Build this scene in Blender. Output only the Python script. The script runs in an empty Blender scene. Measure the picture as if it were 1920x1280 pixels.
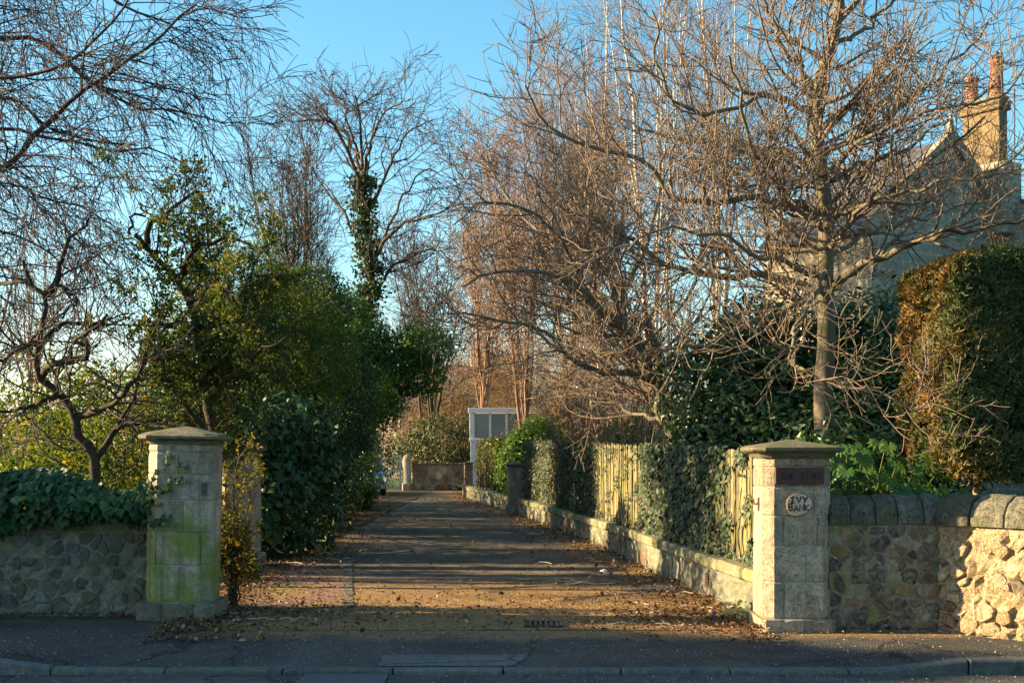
import bpy, math, random
import numpy as np
from mathutils import Vector, Matrix

# ------------------------------------------------------------------ camera, sky, sun, exposure
SC = bpy.context.scene
COL = SC.collection
random.seed(7)
RNG = np.random.default_rng(7)
R = math.radians
PI = math.pi
EYE, FOC = 1.65, 2400.0            # eye height; focal length in photo pixels (1920 wide)

cam = bpy.data.cameras.new('camera')
cam_o = bpy.data.objects.new('camera', cam)
COL.objects.link(cam_o)
cam_o.location = (0, 0, EYE)
cam_o.rotation_euler = (R(90), 0, 0)
cam.sensor_fit = 'HORIZONTAL'
cam.sensor_width = 36.0
cam.lens = 36.0 * FOC / 1920.0
cam.shift_y = (845 - 640) / 1920.0
cam.clip_start, cam.clip_end = 0.1, 3000
SC.camera = cam_o

SUN_AZ, SUN_EL = 4.0, 18.0         # degrees beyond the left, degrees above the horizon
sun_vec = Vector((-math.cos(R(SUN_AZ)) * math.cos(R(SUN_EL)),
                  math.sin(R(SUN_AZ)) * math.cos(R(SUN_EL)), math.sin(R(SUN_EL))))
world = bpy.data.worlds.new('World')
SC.world = world
world.use_nodes = True
wn, wl = world.node_tree.nodes, world.node_tree.links
sky = wn.new('ShaderNodeTexSky')
sky.sky_type = 'NISHITA'
sky.sun_disc = False
sky.sun_elevation = R(SUN_EL)
sky.sun_rotation = math.atan2(sun_vec.x, sun_vec.y)
sky.air_density = 1.0
sky.dust_density = 1.0
sky.ozone_density = 2.0
hs = wn.new('ShaderNodeHueSaturation')
hs.inputs['Saturation'].default_value = 1.27
hs.inputs['Hue'].default_value = 0.478
wl.new(sky.outputs[0], hs.inputs['Color'])
bg = wn['Background']
wl.new(hs.outputs[0], bg.inputs['Color'])
bg.inputs['Strength'].default_value = 0.066

sun = bpy.data.lights.new('sun', 'SUN')
sun.energy = 5.0
sun.angle = R(0.5)
sun.color = (1.0, 0.74, 0.40)
sun_o = bpy.data.objects.new('sun', sun)
COL.objects.link(sun_o)
sun_o.rotation_euler = sun_vec.to_track_quat('Z', 'Y').to_euler()
sun_o.location = (-20, 10, 20)

vs = SC.view_settings
vs.view_transform = 'Standard'
vs.look = 'None'
vs.exposure = 2.2
vs.gamma = 1.0
vs.use_curve_mapping = False
SC.cycles.max_bounces = 8
SC.cycles.transparent_max_bounces = 8

# ------------------------------------------------------------------ object helpers
def at(px, py, d):
    """photo pixel at distance d -> a point of the place"""
    return (((px - 960) * d / FOC), d, EYE - (py - 845) * d / FOC)

def props(o, label=None, cat=None, group=None, kind=None):
    if label: o['label'] = label
    if cat: o['category'] = cat
    if group: o['group'] = group
    if kind: o['kind'] = kind
    return o

def empty(name, loc=(0, 0, 0), label=None, cat=None, group=None, kind=None, rz=0.0, parent=None):
    o = bpy.data.objects.new(name, None)
    COL.objects.link(o)
    o.location = loc
    o.rotation_euler = (0, 0, rz)
    o.empty_display_size = 0.2
    o.parent = parent
    return props(o, label, cat, group, kind)

def obj(name, me, m, parent=None, loc=(0, 0, 0), rot=(0, 0, 0), **kw):
    o = bpy.data.objects.new(name, me)
    COL.objects.link(o)
    if m is not None and len(me.materials) == 0:
        me.materials.append(m)
    o.location = loc
    o.rotation_euler = rot
    o.parent = parent
    return props(o, **kw)

def mesh_np(name, V, F, smooth=False, var=None):
    """V (n,3), F (m,k) array or list of such arrays"""
    me = bpy.data.meshes.new(name)
    V = np.asarray(V, dtype=np.float32).reshape(-1, 3)
    Fs = F if isinstance(F, list) and isinstance(F[0], np.ndarray) else [F]
    Fs = [np.asarray(f, dtype=np.int32) for f in Fs if len(f)]
    me.vertices.add(len(V))
    me.vertices.foreach_set('co', V.ravel())
    loops = np.concatenate([f.ravel() for f in Fs])
    tot = np.concatenate([np.full(len(f), f.shape[1], dtype=np.int32) for f in Fs])
    start = np.concatenate([[0], np.cumsum(tot)[:-1]]).astype(np.int32)
    me.loops.add(len(loops))
    me.loops.foreach_set('vertex_index', loops)
    me.polygons.add(len(tot))
    me.polygons.foreach_set('loop_start', start)
    me.polygons.foreach_set('use_smooth', np.full(len(tot), smooth, dtype=bool))
    if var is not None:
        a = me.attributes.new('var', 'FLOAT', 'FACE')
        a.data.foreach_set('value', np.asarray(var, dtype=np.float32))
    me.update(calc_edges=True)
    return me

class MB:
    """collects plain faces for one mesh"""
    def __init__(s): s.v, s.f = [], []
    def poly(s, pts):
        n = len(s.v); s.v += [tuple(p) for p in pts]; s.f.append(tuple(range(n, n + len(pts))))
    def box(s, x0, x1, y0, y1, z0, z1, b=0.0):
        """box, with chamfered edges when b > 0"""
        if b <= 0:
            rings = [[(x0, y0, z0), (x1, y0, z0), (x1, y1, z0), (x0, y1, z0)], [(x0, y0, z1), (x1, y0, z1), (x1, y1, z1), (x0, y1, z1)]]
        else:
            def rg(i, z):
                return [(x0 + i + b, y0 + i, z), (x1 - i - b, y0 + i, z), (x1 - i, y0 + i + b, z), (x1 - i, y1 - i - b, z),
                        (x1 - i - b, y1 - i, z), (x0 + i + b, y1 - i, z), (x0 + i, y1 - i - b, z), (x0 + i, y0 + i + b, z)]
            rings = [rg(b * .9, z0), rg(0, z0 + b), rg(0, z1 - b), rg(b * .9, z1)]
        s.rings(rings)
    def rings(s, rings, cap0=True, cap1=True, closed=True):
        base = len(s.v); k = len(rings[0])
        for r in rings: s.v += [tuple(p) for p in r]
        for i in range(len(rings) - 1):
            for j in range(k if closed else k - 1):
                a, b2 = base + i * k + j, base + i * k + (j + 1) % k
                s.f.append((a, b2, b2 + k, a + k))
        if cap0: s.f.append(tuple(base + j for j in range(k))[::-1])
        if cap1: s.f.append(tuple(base + (len(rings) - 1) * k + j for j in range(k)))
    def tube(s, pts, rad, sides=8):
        pts = [Vector(p) for p in pts]; rings = []
        for i, p in enumerate(pts):
            t = (pts[min(i + 1, len(pts) - 1)] - pts[max(i - 1, 0)]).normalized()
            u = t.cross(Vector((0.31, 0.2, 0.93)) if abs(t.z) < .9 else Vector((1, 0.1, 0))).normalized(); w = t.cross(u)
            r = rad[i] if isinstance(rad, (list, tuple)) else rad
            rings.append([p + (u * math.cos(a) + w * math.sin(a)) * r for a in [2 * PI * j / sides for j in range(sides)]])
        s.rings(rings)
    def bar(s, a, b, w, h):
        """rectangular bar from a to b (w across, h in the third direction)"""
        a, b = Vector(a), Vector(b); t = (b - a).normalized()
        u = t.cross(Vector((0, 1, 0)) if abs(t.y) < .9 else Vector((1, 0, 0))).normalized(); n = t.cross(u)
        q = [(-1, -1), (1, -1), (1, 1), (-1, 1)]
        s.rings([[p + u * (w / 2 * i) + n * (h / 2 * j) for i, j in q] for p in (a, b)])
    def mesh(s, name, smooth=False):
        me = bpy.data.meshes.new(name); me.from_pydata(s.v, [], s.f)
        if smooth: me.polygons.foreach_set('use_smooth', [True] * len(me.polygons))
        me.update(); return me

# ------------------------------------------------------------------ materials
def new_mat(name):
    m = bpy.data.materials.new(name); m.use_nodes = True
    nt = m.node_tree
    return m, nt.nodes, nt.links, nt.nodes['Principled BSDF']

def N(nodes, typ, **kw):
    n = nodes.new(typ)
    for k, v in kw.items():
        if k in n.inputs: n.inputs[k].default_value = v
        else: setattr(n, k, v)
    return n

def ramp(nodes, links, fac, stops):
    r = nodes.new('ShaderNodeValToRGB')
    el = r.color_ramp.elements
    while len(el) < len(stops): el.new(0.5)
    for e, (p, c) in zip(el, stops):
        e.position = p; e.color = (*c, 1) if len(c) == 3 else c
    links.new(fac, r.inputs[0])
    return r.outputs[0]

def noise(nodes, links, vec, scale, detail=4.0, rough=0.6, dist=0.0):
    n = N(nodes, 'ShaderNodeTexNoise', Scale=scale, Detail=detail, Roughness=rough, Distortion=dist)
    links.new(vec, n.inputs['Vector'])
    return n.outputs['Fac']

def mixc(nodes, links, fac, a, b, blend='MIX'):
    m = nodes.new('ShaderNodeMix'); m.data_type = 'RGBA'; m.blend_type = blend
    for s, v in ((0, fac), (6, a), (7, b)):
        if isinstance(v, (int, float)): m.inputs[s].default_value = v
        elif isinstance(v, tuple): m.inputs[s].default_value = (*v, 1)
        else: links.new(v, m.inputs[s])
    return m.outputs[2]

def maths(nodes, links, op, a, b=None, clamp=False):
    m = nodes.new('ShaderNodeMath'); m.operation = op; m.use_clamp = clamp
    for i, v in enumerate((a, b)):
        if v is None: continue
        if isinstance(v, (int, float)): m.inputs[i].default_value = v
        else: links.new(v, m.inputs[i])
    return m.outputs[0]

def bump(nodes, links, bsdf, h, strength, dist):
    b = N(nodes, 'ShaderNodeBump', Strength=strength, Distance=dist)
    links.new(h, b.inputs['Height']); links.new(b.outputs[0], bsdf.inputs['Normal'])

def stone_mat(name, cols, lichen=None, moss=None, scale=5.0, bstr=0.7, bdist=0.02, rough=0.9, rnd=0.5, pits=0.0, mossz=None, smear=None, streak=0.0):
    """weathered stone: noise colours, per-block shift, pale lichen flecks, green algae stains"""
    m, n, l, b = new_mat(name)
    pos = N(n, 'ShaderNodeNewGeometry').outputs['Position']
    oi = N(n, 'ShaderNodeObjectInfo')
    f = noise(n, l, pos, scale, 6, .68, .4)
    if rnd:
        f = maths(n, l, 'ADD', f, maths(n, l, 'MULTIPLY', maths(n, l, 'SUBTRACT', oi.outputs['Random'], .5), rnd))
    k = len(cols)
    c = ramp(n, l, f, [(0.25 + .5 * i / max(1, k - 1), q) for i, q in enumerate(cols)])
    fine = noise(n, l, pos, scale * 14, 5, .75)
    mid = noise(n, l, pos, scale * 3.3, 6, .72, .8)
    c = mixc(n, l, .7, c, ramp(n, l, mid, [(.28, (.18,) * 3), (.5, (.5,) * 3), (.72, (.8,) * 3)]), 'OVERLAY')
    c = mixc(n, l, .65, c, ramp(n, l, fine, [(.3, (.15,) * 3), (.7, (.85,) * 3)]), 'OVERLAY')
    if smear:                                       # lime mortar smeared over the stone faces
        g = ramp(n, l, noise(n, l, pos, 11, 6, .75, 1.2), [(.45, (0, 0, 0)), (.58, (.9,) * 3)])
        c = mixc(n, l, g, c, smear)
    if moss:
        col, amount, mscale = moss
        g = noise(n, l, pos, mscale, 5, .6, .6)
        if mossz:                                   # algae keeps to the damp foot of the stone
            sep = N(n, 'ShaderNodeSeparateXYZ'); l.new(pos, sep.inputs[0])
            mr = N(n, 'ShaderNodeMapRange'); l.new(sep.outputs[2], mr.inputs[0])
            mr.inputs[1].default_value, mr.inputs[2].default_value = mossz
            mr.inputs[3].default_value, mr.inputs[4].default_value = .22, -.25
            g = maths(n, l, 'ADD', g, mr.outputs[0])
        g = ramp(n, l, g, [(.5 - .06, (0, 0, 0)), (.5 + .14, (amount,) * 3)])
        c = mixc(n, l, g, c, col)
    if streak:                                      # rain streaks and soot running down the face
        mp = N(n, 'ShaderNodeMapping'); mp.inputs['Scale'].default_value = (9, 9, .9); l.new(pos, mp.inputs['Vector'])
        g = ramp(n, l, noise(n, l, mp.outputs[0], 1.0, 5, .7, .5), [(.46, (0, 0, 0)), (.68, (streak,) * 3)])
        c = mixc(n, l, g, c, (.055, .052, .042))
    if lichen:
        col, amount = lichen
        g = noise(n, l, pos, 16, 6, .75, .8)
        g = ramp(n, l, g, [(.60, (0, 0, 0)), (.70, (amount,) * 3)])
        c = mixc(n, l, g, c, col)
    h = maths(n, l, 'ADD', maths(n, l, 'MULTIPLY', fine, .6), noise(n, l, pos, scale * 4, 5, .7))
    if pits:
        v = N(n, 'ShaderNodeTexNoise', Scale=38.0, Detail=3.0, Roughness=.6); l.new(pos, v.inputs['Vector'])
        p = ramp(n, l, v.outputs['Fac'], [(.34, (0, 0, 0)), (.42, (1, 1, 1))])
        c = mixc(n, l, .75 * pits, c, p, 'MULTIPLY')
        h = maths(n, l, 'ADD', h, maths(n, l, 'MULTIPLY', p, 1.5 * pits))
    l.new(c, b.inputs['Base Color'])
    b.inputs['Roughness'].default_value = rough
    b.inputs['Specular IOR Level'].default_value = .25
    bump(n, l, b, h, bstr, bdist)
    return m

def leaf_mat(name, stops, trans=.35, tcol=(1.25, 1.1, .45), rough=.45, patch=None, spec=.35, patch_x=None):
    """leaf colour by the face attribute 'var'; some light passes through"""
    m, n, l, b = new_mat(name)
    a = N(n, 'ShaderNodeAttribute', attribute_name='var')
    c = ramp(n, l, a.outputs['Fac'], stops)
    if patch:
        col, scale, lo, hi = patch
        pos = N(n, 'ShaderNodeNewGeometry').outputs['Position']
        f = noise(n, l, pos, scale, 4, .65)
        if patch_x:                                 # the dead patches keep to one end of the plant
            sep = N(n, 'ShaderNodeSeparateXYZ'); l.new(pos, sep.inputs[0])
            mr = N(n, 'ShaderNodeMapRange'); l.new(sep.outputs[0], mr.inputs[0])
            mr.inputs[1].default_value, mr.inputs[2].default_value, mr.inputs[3].default_value, mr.inputs[4].default_value = patch_x[0], patch_x[1], .08, -.14
            f = maths(n, l, 'ADD', f, mr.outputs[0])
        g = ramp(n, l, f, [(lo, (0, 0, 0)), (hi, (1, 1, 1))])
        c = mixc(n, l, g, c, col)
    l.new(c, b.inputs['Base Color'])
    b.inputs['Roughness'].default_value = rough
    b.inputs['Specular IOR Level'].default_value = spec
    t = n.new('ShaderNodeBsdfTranslucent')
    l.new(mixc(n, l, 1.0, c, tcol, 'MULTIPLY'), t.inputs['Color'])
    mx = n.new('ShaderNodeMixShader'); mx.inputs[0].default_value = trans
    l.new(b.outputs[0], mx.inputs[1]); l.new(t.outputs[0], mx.inputs[2])
    l.new(mx.outputs[0], n['Material Output'].inputs['Surface'])
    return m

def bark_mat(name, cols, scale=14, bd=.01, moss=None):
    m, n, l, b = new_mat(name)
    pos = N(n, 'ShaderNodeNewGeometry').outputs['Position']
    f = noise(n, l, pos, scale, 5, .7, .5)
    k = len(cols)
    c = ramp(n, l, f, [(0.3 + .4 * i / max(1, k - 1), q) for i, q in enumerate(cols)])
    if moss:
        g = ramp(n, l, noise(n, l, pos, 3.0, 4, .6), [(.48, (0, 0, 0)), (.62, (.8,) * 3)])
        c = mixc(n, l, g, c, moss)
    l.new(c, b.inputs['Base Color'])
    b.inputs['Roughness'].default_value = .85
    b.inputs['Specular IOR Level'].default_value = .2
    bump(n, l, b, f, .5, bd)
    return m

def plain_mat(name, col, rough=.6, metal=0.0, var=.15, scale=9.0, spec=.4):
    m, n, l, b = new_mat(name)
    pos = N(n, 'ShaderNodeNewGeometry').outputs['Position']
    f = noise(n, l, pos, scale, 5, .65)
    c = ramp(n, l, f, [(.3, tuple(x * (1 - var) for x in col)), (.7, tuple(min(1, x * (1 + var)) for x in col))])
    l.new(c, b.inputs['Base Color'])
    b.inputs['Roughness'].default_value = rough; b.inputs['Metallic'].default_value = metal
    b.inputs['Specular IOR Level'].default_value = spec
    bump(n, l, b, f, .15, .003)
    return m

# ------------------------------------------------------------------ polygons, stones
def clip(poly, nx, ny, c):
    """keep the part of a convex polygon where nx*x + ny*y <= c"""
    out = []
    for i in range(len(poly)):
        p, q = poly[i], poly[(i + 1) % len(poly)]
        dp, dq = nx * p[0] + ny * p[1] - c, nx * q[0] + ny * q[1] - c
        if dp <= 0: out.append(p)
        if (dp < 0 < dq) or (dq < 0 < dp):
            t = dp / (dp - dq); out.append((p[0] + t * (q[0] - p[0]), p[1] + t * (q[1] - p[1])))
    return out

def centroid(poly):
    return sum(p[0] for p in poly) / len(poly), sum(p[1] for p in poly) / len(poly)

def inset(poly, g):
    cx, cy = centroid(poly); out = []
    for x, y in poly:
        d = math.hypot(x - cx, y - cy); k = max(.15, (d - g) / d) if d > 1e-6 else 1
        out.append((cx + (x - cx) * k, cy + (y - cy) * k))
    return out

def chaikin(poly, t=.25):
    out = []
    for i in range(len(poly)):
        p, q = poly[i], poly[(i + 1) % len(poly)]
        out += [(p[0] + (q[0] - p[0]) * t, p[1] + (q[1] - p[1]) * t), (p[0] + (q[0] - p[0]) * (1 - t), p[1] + (q[1] - p[1]) * (1 - t))]
    return out

def voronoi(seeds, rect):
    x0, x1, y0, y1 = rect; cells = []
    for i, (sx, sy) in enumerate(seeds):
        poly = [(x0, y0), (x1, y0), (x1, y1), (x0, y1)]
        for j, (tx, ty) in enumerate(seeds):
            if i == j or abs(tx - sx) + abs(ty - sy) > 1.6: continue
            nx, ny = tx - sx, ty - sy
            poly = clip(poly, nx, ny, nx * (sx + tx) / 2 + ny * (sy + ty) / 2)
            if len(poly) < 3: break
        cells.append(poly)
    return cells

def stone_mesh(poly, proud, back=.04, rnd=None):
    """field stone standing proud of the mortar: x along, z up, -y out of the wall"""
    rnd = rnd or random
    cx, cy = centroid(poly); p0 = [(x - cx, y - cy) for x, y in chaikin(poly, rnd.uniform(.10, .2))]; p = []
    for i, a in enumerate(p0):
        b = p0[(i + 1) % len(p0)]; k = rnd.uniform(.9, 1.08); p.append(a)
        if math.hypot(a[0] - b[0], a[1] - b[1]) > .05: p.append(((a[0] + b[0]) / 2 * k, (a[1] + b[1]) / 2 * k))
    r = max(.02, sum(math.hypot(*q) for q in p) / len(p)); n = len(p)
    jit = [rnd.uniform(.93, 1.05) for _ in p]; p = [(x * j, y * j) for (x, y), j in zip(p, jit)]
    tx, tz = rnd.uniform(-.12, .12), rnd.uniform(-.12, .12); mb = MB()
    def ring(k, out): return [(x * k, -(out + (tx * x + tz * z) * (1 if out > 0 else 0) + rnd.uniform(-.003, .003)), z * k) for x, z in p]
    mb.rings([ring(1, -back), ring(1.0, proud * .45), ring(.9, proud * .85), ring(.62, proud * 1.0)], cap0=False)
    return (cx, cy), mb.mesh('stone', smooth=False)

def rubble_seeds(w, h, cell, jit=.42, flat=.75, rnd=random):
    s = []; rows = max(1, int(h / (cell * flat)))
    for r in range(rows):
        cols = max(1, int(w / cell)); off = .5 * (r % 2)
        for c in range(cols + 1):
            s.append(((c + off + rnd.uniform(-jit, jit)) * w / cols, (r + .5 + rnd.uniform(-jit, jit) * .8) * h / rows))
    s = [q for q in s if rnd.random() > .16]
    s += [(rnd.uniform(0, w), rnd.uniform(0, h)) for _ in range(len(s) // 4)]
    return [(x, y) for x, y in s if -.05 * w < x < 1.05 * w]

def slab_mesh(w, h, t, step=.06, amp=.012, name='mortar', seed=1):
    """wall body from x 0..w, z 0..h, front at y 0 and back at y t; the front is uneven"""
    nx, nz = max(2, int(w / step)), max(2, int(h / step)); rg = np.random.default_rng(seed)
    xs, zs = np.linspace(0, w, nx + 1), np.linspace(0, h, nz + 1)
    X, Z = np.meshgrid(xs, zs); Y = rg.normal(0, amp, X.shape)
    Y[:, 0] = Y[:, -1] = 0; Y[-1, :] = 0
    V = np.stack([X, Y, Z], -1).reshape(-1, 3); k = nx + 1
    i = (np.arange(nz)[:, None] * k + np.arange(nx)[None]).ravel()
    F = np.stack([i, i + 1, i + 1 + k, i + k], -1)
    b = len(V); V = np.vstack([V, [(0, t, 0), (w, t, 0), (w, t, h), (0, t, h)]])
    left = [j * k for j in range(nz + 1)]; right = [j * k + nx for j in range(nz + 1)]
    top = [nz * k + j for j in range(nx + 1)]
    me = bpy.data.meshes.new(name)
    faces = [tuple(f) for f in F] + [tuple(left[::1] + [b + 3, b])[::1], tuple(right[::-1] + [b + 1, b + 2])[::1], tuple(top[::-1] + [b + 3, b + 2])[::1], (b + 1, b, b + 3, b + 2)]
    me.from_pydata([tuple(v) for v in V], [], faces); me.update()
    return me

# ------------------------------------------------------------------ branches
def unit(v):
    return v / np.maximum(1e-9, np.linalg.norm(v, axis=-1, keepdims=True))

def resample(pts, m):
    """smooth curve through the points -> m evenly spaced points"""
    p = np.array([q[:3] for q in pts], float); e = np.vstack([2 * p[0] - p[1], p, 2 * p[-1] - p[-2]])
    out = []
    for i in range(len(p) - 1):
        a, b, c, d = e[i:i + 4]
        for t in np.linspace(0, 1, 8, endpoint=False):
            out.append(.5 * (2 * b + (c - a) * t + (2 * a - 5 * b + 4 * c - d) * t * t + (3 * b - a - 3 * c + d) * t ** 3))
    out.append(p[-1]); out = np.array(out)
    s = np.concatenate([[0], np.cumsum(np.linalg.norm(np.diff(out, axis=0), axis=1))])
    return np.stack([np.interp(np.linspace(0, s[-1], m), s, out[:, k]) for k in range(3)], -1)

class Br:
    """a set of branches that share a point count: P (n,m,3), W radii (n,m)"""
    def __init__(s, P, W): s.P, s.W = P, W
    def length(s): return np.linalg.norm(np.diff(s.P, axis=1), axis=2).sum(1)

def limbs(curves, m=18, wob=.03):
    """curves: list of (points, r0, r1)"""
    P = np.stack([resample(c[0], m) for c in curves])
    w = RNG.normal(0, 1, P.shape) * wob; w[:, 0] = 0; w = (w + np.roll(w, 1, 1)) / 2; w[:, 0] = 0
    t = np.linspace(0, 1, m)
    W = np.stack([c[1] + (c[2] - c[1]) * t ** .8 for c in curves])
    return Br(P + w, W)

def sprout(par, n, length, ang=(35, 65), rad=(.5, .4), m=6, wander=.18, trop=(0, 0, .0), t0=.15, t1=1.0, fall=.5, jit=.35, end=.45, per_m=None, rmin=.003, bias=(0, 0, 0), pw=1.0):
    """children on the parents: rad = (share of the parent's radius, cap in m)"""
    L = par.length(); k, M, _ = par.P.shape
    if per_m: cnt = RNG.poisson(np.maximum(.3, per_m * L * (t1 - t0)))
    else: cnt = np.full(k, n)
    idx = np.repeat(np.arange(k), cnt); q = len(idx)
    t = t0 + (t1 - t0) * RNG.random(q) ** pw
    x = t * (M - 1); i = np.minimum(x.astype(int), M - 2); f = (x - i)[:, None]
    a, b = par.P[idx, i], par.P[idx, i + 1]; s = a + (b - a) * f; tan = unit(b - a)
    wr = par.W[idx, i] * (1 - f[:, 0]) + par.W[idx, i + 1] * f[:, 0]
    perp = RNG.normal(size=(q, 3)) + np.array(bias); perp = unit(perp - (perp * tan).sum(1, keepdims=True) * tan)
    A = np.radians(RNG.uniform(*ang, q))[:, None]
    d = unit(np.cos(A) * tan + np.sin(A) * perp)
    ln = length * (1 - fall * t) * RNG.uniform(1 - jit, 1 + jit, q)
    r0 = np.maximum(rmin, np.minimum(wr * rad[0], rad[1]) * RNG.uniform(.8, 1.1, q))
    P = np.empty((q, m, 3)); P[:, 0] = s; step = (ln / (m - 1))[:, None]; tr = np.array(trop, float)
    for j in range(1, m):
        d = unit(d + RNG.normal(0, wander, (q, 3)) + tr)
        P[:, j] = P[:, j - 1] + d * step
    W = np.maximum(rmin * .8, r0[:, None] * (1 + (end - 1) * np.linspace(0, 1, m)))
    return Br(P, W)

def tube_arrays(br, sides):
    P, W = br.P, br.W; n, m, _ = P.shape
    T = unit(np.gradient(P, axis=1)); ref = unit(RNG.normal(size=(n, 1, 3)))
    U = unit(np.cross(T, ref)); Vv = np.cross(T, U)
    a = np.arange(sides) * 2 * PI / sides
    X = P[:, :, None] + W[:, :, None, None] * (np.cos(a)[None, None, :, None] * U[:, :, None] + np.sin(a)[None, None, :, None] * Vv[:, :, None])
    V = X.reshape(-1, 3)
    b = (np.arange(n)[:, None, None] * m + np.arange(m - 1)[None, :, None]) * sides
    j = np.arange(sides)[None, None]; jn = (j + 1) % sides
    F = np.stack([b + j, b + jn, b + jn + sides, b + j + sides], -1).reshape(-1, 4)
    return V, F

def tubes(name, sets, mat, parent, **kw):
    """sets: list of (Br, sides) joined into one part"""
    Vs, Fs, o = [], [], 0
    for br, sides in sets:
        V, F = tube_arrays(br, sides); Vs.append(V); Fs.append(F + o); o += len(V)
    return obj(name, mesh_np(name, np.vstack(Vs), np.vstack(Fs), smooth=True), mat, parent, **kw)

# ------------------------------------------------------------------ leaves
def tmpl_leaf(w=.5, fold=.12, curl=.1):
    V = np.array([(0, 0, 0), (-w / 2, .5, fold), (0, 1, -curl), (w / 2, .5, fold)]); return V, np.array([(0, 1, 2), (0, 2, 3)])
def tmpl_oval(w=.42, fold=.07, curl=.12):
    V = np.array([(0, 0, 0), (-w * .42, .3, fold), (-w * .45, .66, fold * .8), (0, 1, -curl), (w * .45, .66, fold * .8), (w * .42, .3, fold), (0, .5, 0)])
    return V, np.array([(0, 1, 6), (1, 2, 6), (2, 3, 6), (3, 4, 6), (4, 5, 6), (5, 0, 6)])
def tmpl_ivy():
    ring = [(0, .12), (.22, 0), (.5, .22), (.34, .48), (.30, .62), (0, 1.05), (-.30, .62), (-.34, .48), (-.5, .22), (-.22, 0)]
    V = np.array([(x, y, -.12 * (x * x) * 2 - .08 * max(0, y - .5)) for x, y in ring] + [(0, .4, .03)])
    return V, np.array([(i, (i + 1) % 10, 10) for i in range(10)])
def tmpl_oval4(w=.40, fold=.07, curl=.15):
    V = np.array([(0, 0, 0), (-w * .5, .42, fold), (0, 1, -curl), (w * .5, .42, fold), (0, .55, 0)]); return V, np.array([(0, 1, 4), (1, 2, 4), (2, 3, 4), (3, 0, 4)])
def tmpl_spray():
    """flat conifer spray"""
    V = [(0, 0, 0)]; F = []
    for a, ln in ((-30, .85), (26, 1.0)):
        s, c = math.sin(R(a)), math.cos(R(a)); b = len(V)
        V += [(s * ln * .45 - c * .13, c * ln * .45 + s * .13, .05), (s * ln, c * ln, -.06), (s * ln * .45 + c * .13, c * ln * .45 - s * .13, .05)]
        F += [(0, b, b + 1), (0, b + 1, b + 2)]
    return np.array(V), np.array(F)
def tmpl_palm(lobes=9):
    """hand-shaped leaf of 9 pointed lobes"""
    V = [(0, 0, .0)]; F = []
    for i in range(lobes):
        a = R(-128 + 256 * i / (lobes - 1)); ln = 1.0 - .3 * abs(i - (lobes - 1) / 2) / ((lobes - 1) / 2)
        s, c = math.sin(a), math.cos(a); b = len(V); w = .135
        V += [(s * ln * .3 - c * w * .7, c * ln * .3 + s * w * .7, .02), (s * ln * .62 - c * w, c * ln * .62 + s * w, .0), (s * ln, c * ln, -.14),
              (s * ln * .62 + c * w, c * ln * .62 - s * w, .0), (s * ln * .3 + c * w * .7, c * ln * .3 - s * w * .7, .02), (s * ln * .6, c * ln * .6, .05)]
        F += [(0, b + 5, b), (b, b + 5, b + 1), (b + 1, b + 5, b + 2), (b + 2, b + 5, b + 3), (b + 3, b + 5, b + 4), (b + 4, b + 5, 0)]
    return np.array(V, float), np.array(F)

def frames(nrm, up=None):
    """rotation matrices with local z along nrm and local y along a random (or given) direction"""
    q = len(nrm); z = unit(nrm); d = RNG.normal(size=(q, 3)) if up is None else up
    y = unit(d - (d * z).sum(1, keepdims=True) * z); x = np.cross(y, z)
    return np.stack([x, y, z], -1)

def scatter_arrays(tm, pos, rot, size):
    V, F = tm; q = len(pos); v = len(V)
    X = np.einsum('qij,vj->qvi', rot, V) * np.asarray(size).reshape(-1, 1, 1) + pos[:, None]
    FF = (F[None] + (np.arange(q) * v)[:, None, None]).reshape(-1, F.shape[1])
    return X.reshape(-1, 3), FF

def leaves(name, tm, pos, rot, size, mat, parent, var=None, **kw):
    V, F = scatter_arrays(tm, pos, rot, size)
    if var is None: var = RNG.random(len(pos))
    return obj(name, mesh_np(name, V, F, var=np.repeat(var, len(tm[1]))), mat, parent, **kw)

def lobe_points(lobes, n, clump=.22, per=40, lo=.55, hi=1.05, zmin=.03, core=.45, flat=.6):
    """points in leafy clumps on the lumpy shell of ellipsoids (cx,cy,cz,rx,ry,rz); returns points and outward normals"""
    lb = np.array(lobes, float); vol = (lb[:, 3] * lb[:, 4] + lb[:, 4] * lb[:, 5] + lb[:, 3] * lb[:, 5]); w = vol / vol.sum()
    nc = max(1, n // per); li = RNG.choice(len(lb), nc, p=w)
    u = unit(RNG.normal(size=(nc, 3))); r = lo + (hi - lo) * RNG.random(nc) ** .6
    c = lb[li, :3] + u * r[:, None] * lb[li, 3:]
    out = unit(u / lb[li, 3:])
    keep = np.ones(nc, bool)
    for k in range(len(lb)):
        q = (((c - lb[k, :3]) / lb[k, 3:]) ** 2).sum(1); keep &= ~((q < core ** 2) & (li != k))
    c, out = c[keep], out[keep]
    sz = clump * RNG.uniform(.5, 1.3, len(c))
    p = np.repeat(c, per, 0); o = np.repeat(out, per, 0); g = RNG.normal(size=p.shape) * np.repeat(sz, per)[:, None] * .6
    g -= (g * o).sum(1, keepdims=True) * o * (1 - flat)
    p = p + g; nr = unit(o * .8 + unit(g) * .5 + np.array((0, 0, .35)) + RNG.normal(0, .5, p.shape))
    cv = np.repeat(RNG.random(len(c)), per)
    ok = p[:, 2] > zmin
    return p[ok], nr[ok], cv[ok]

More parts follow.
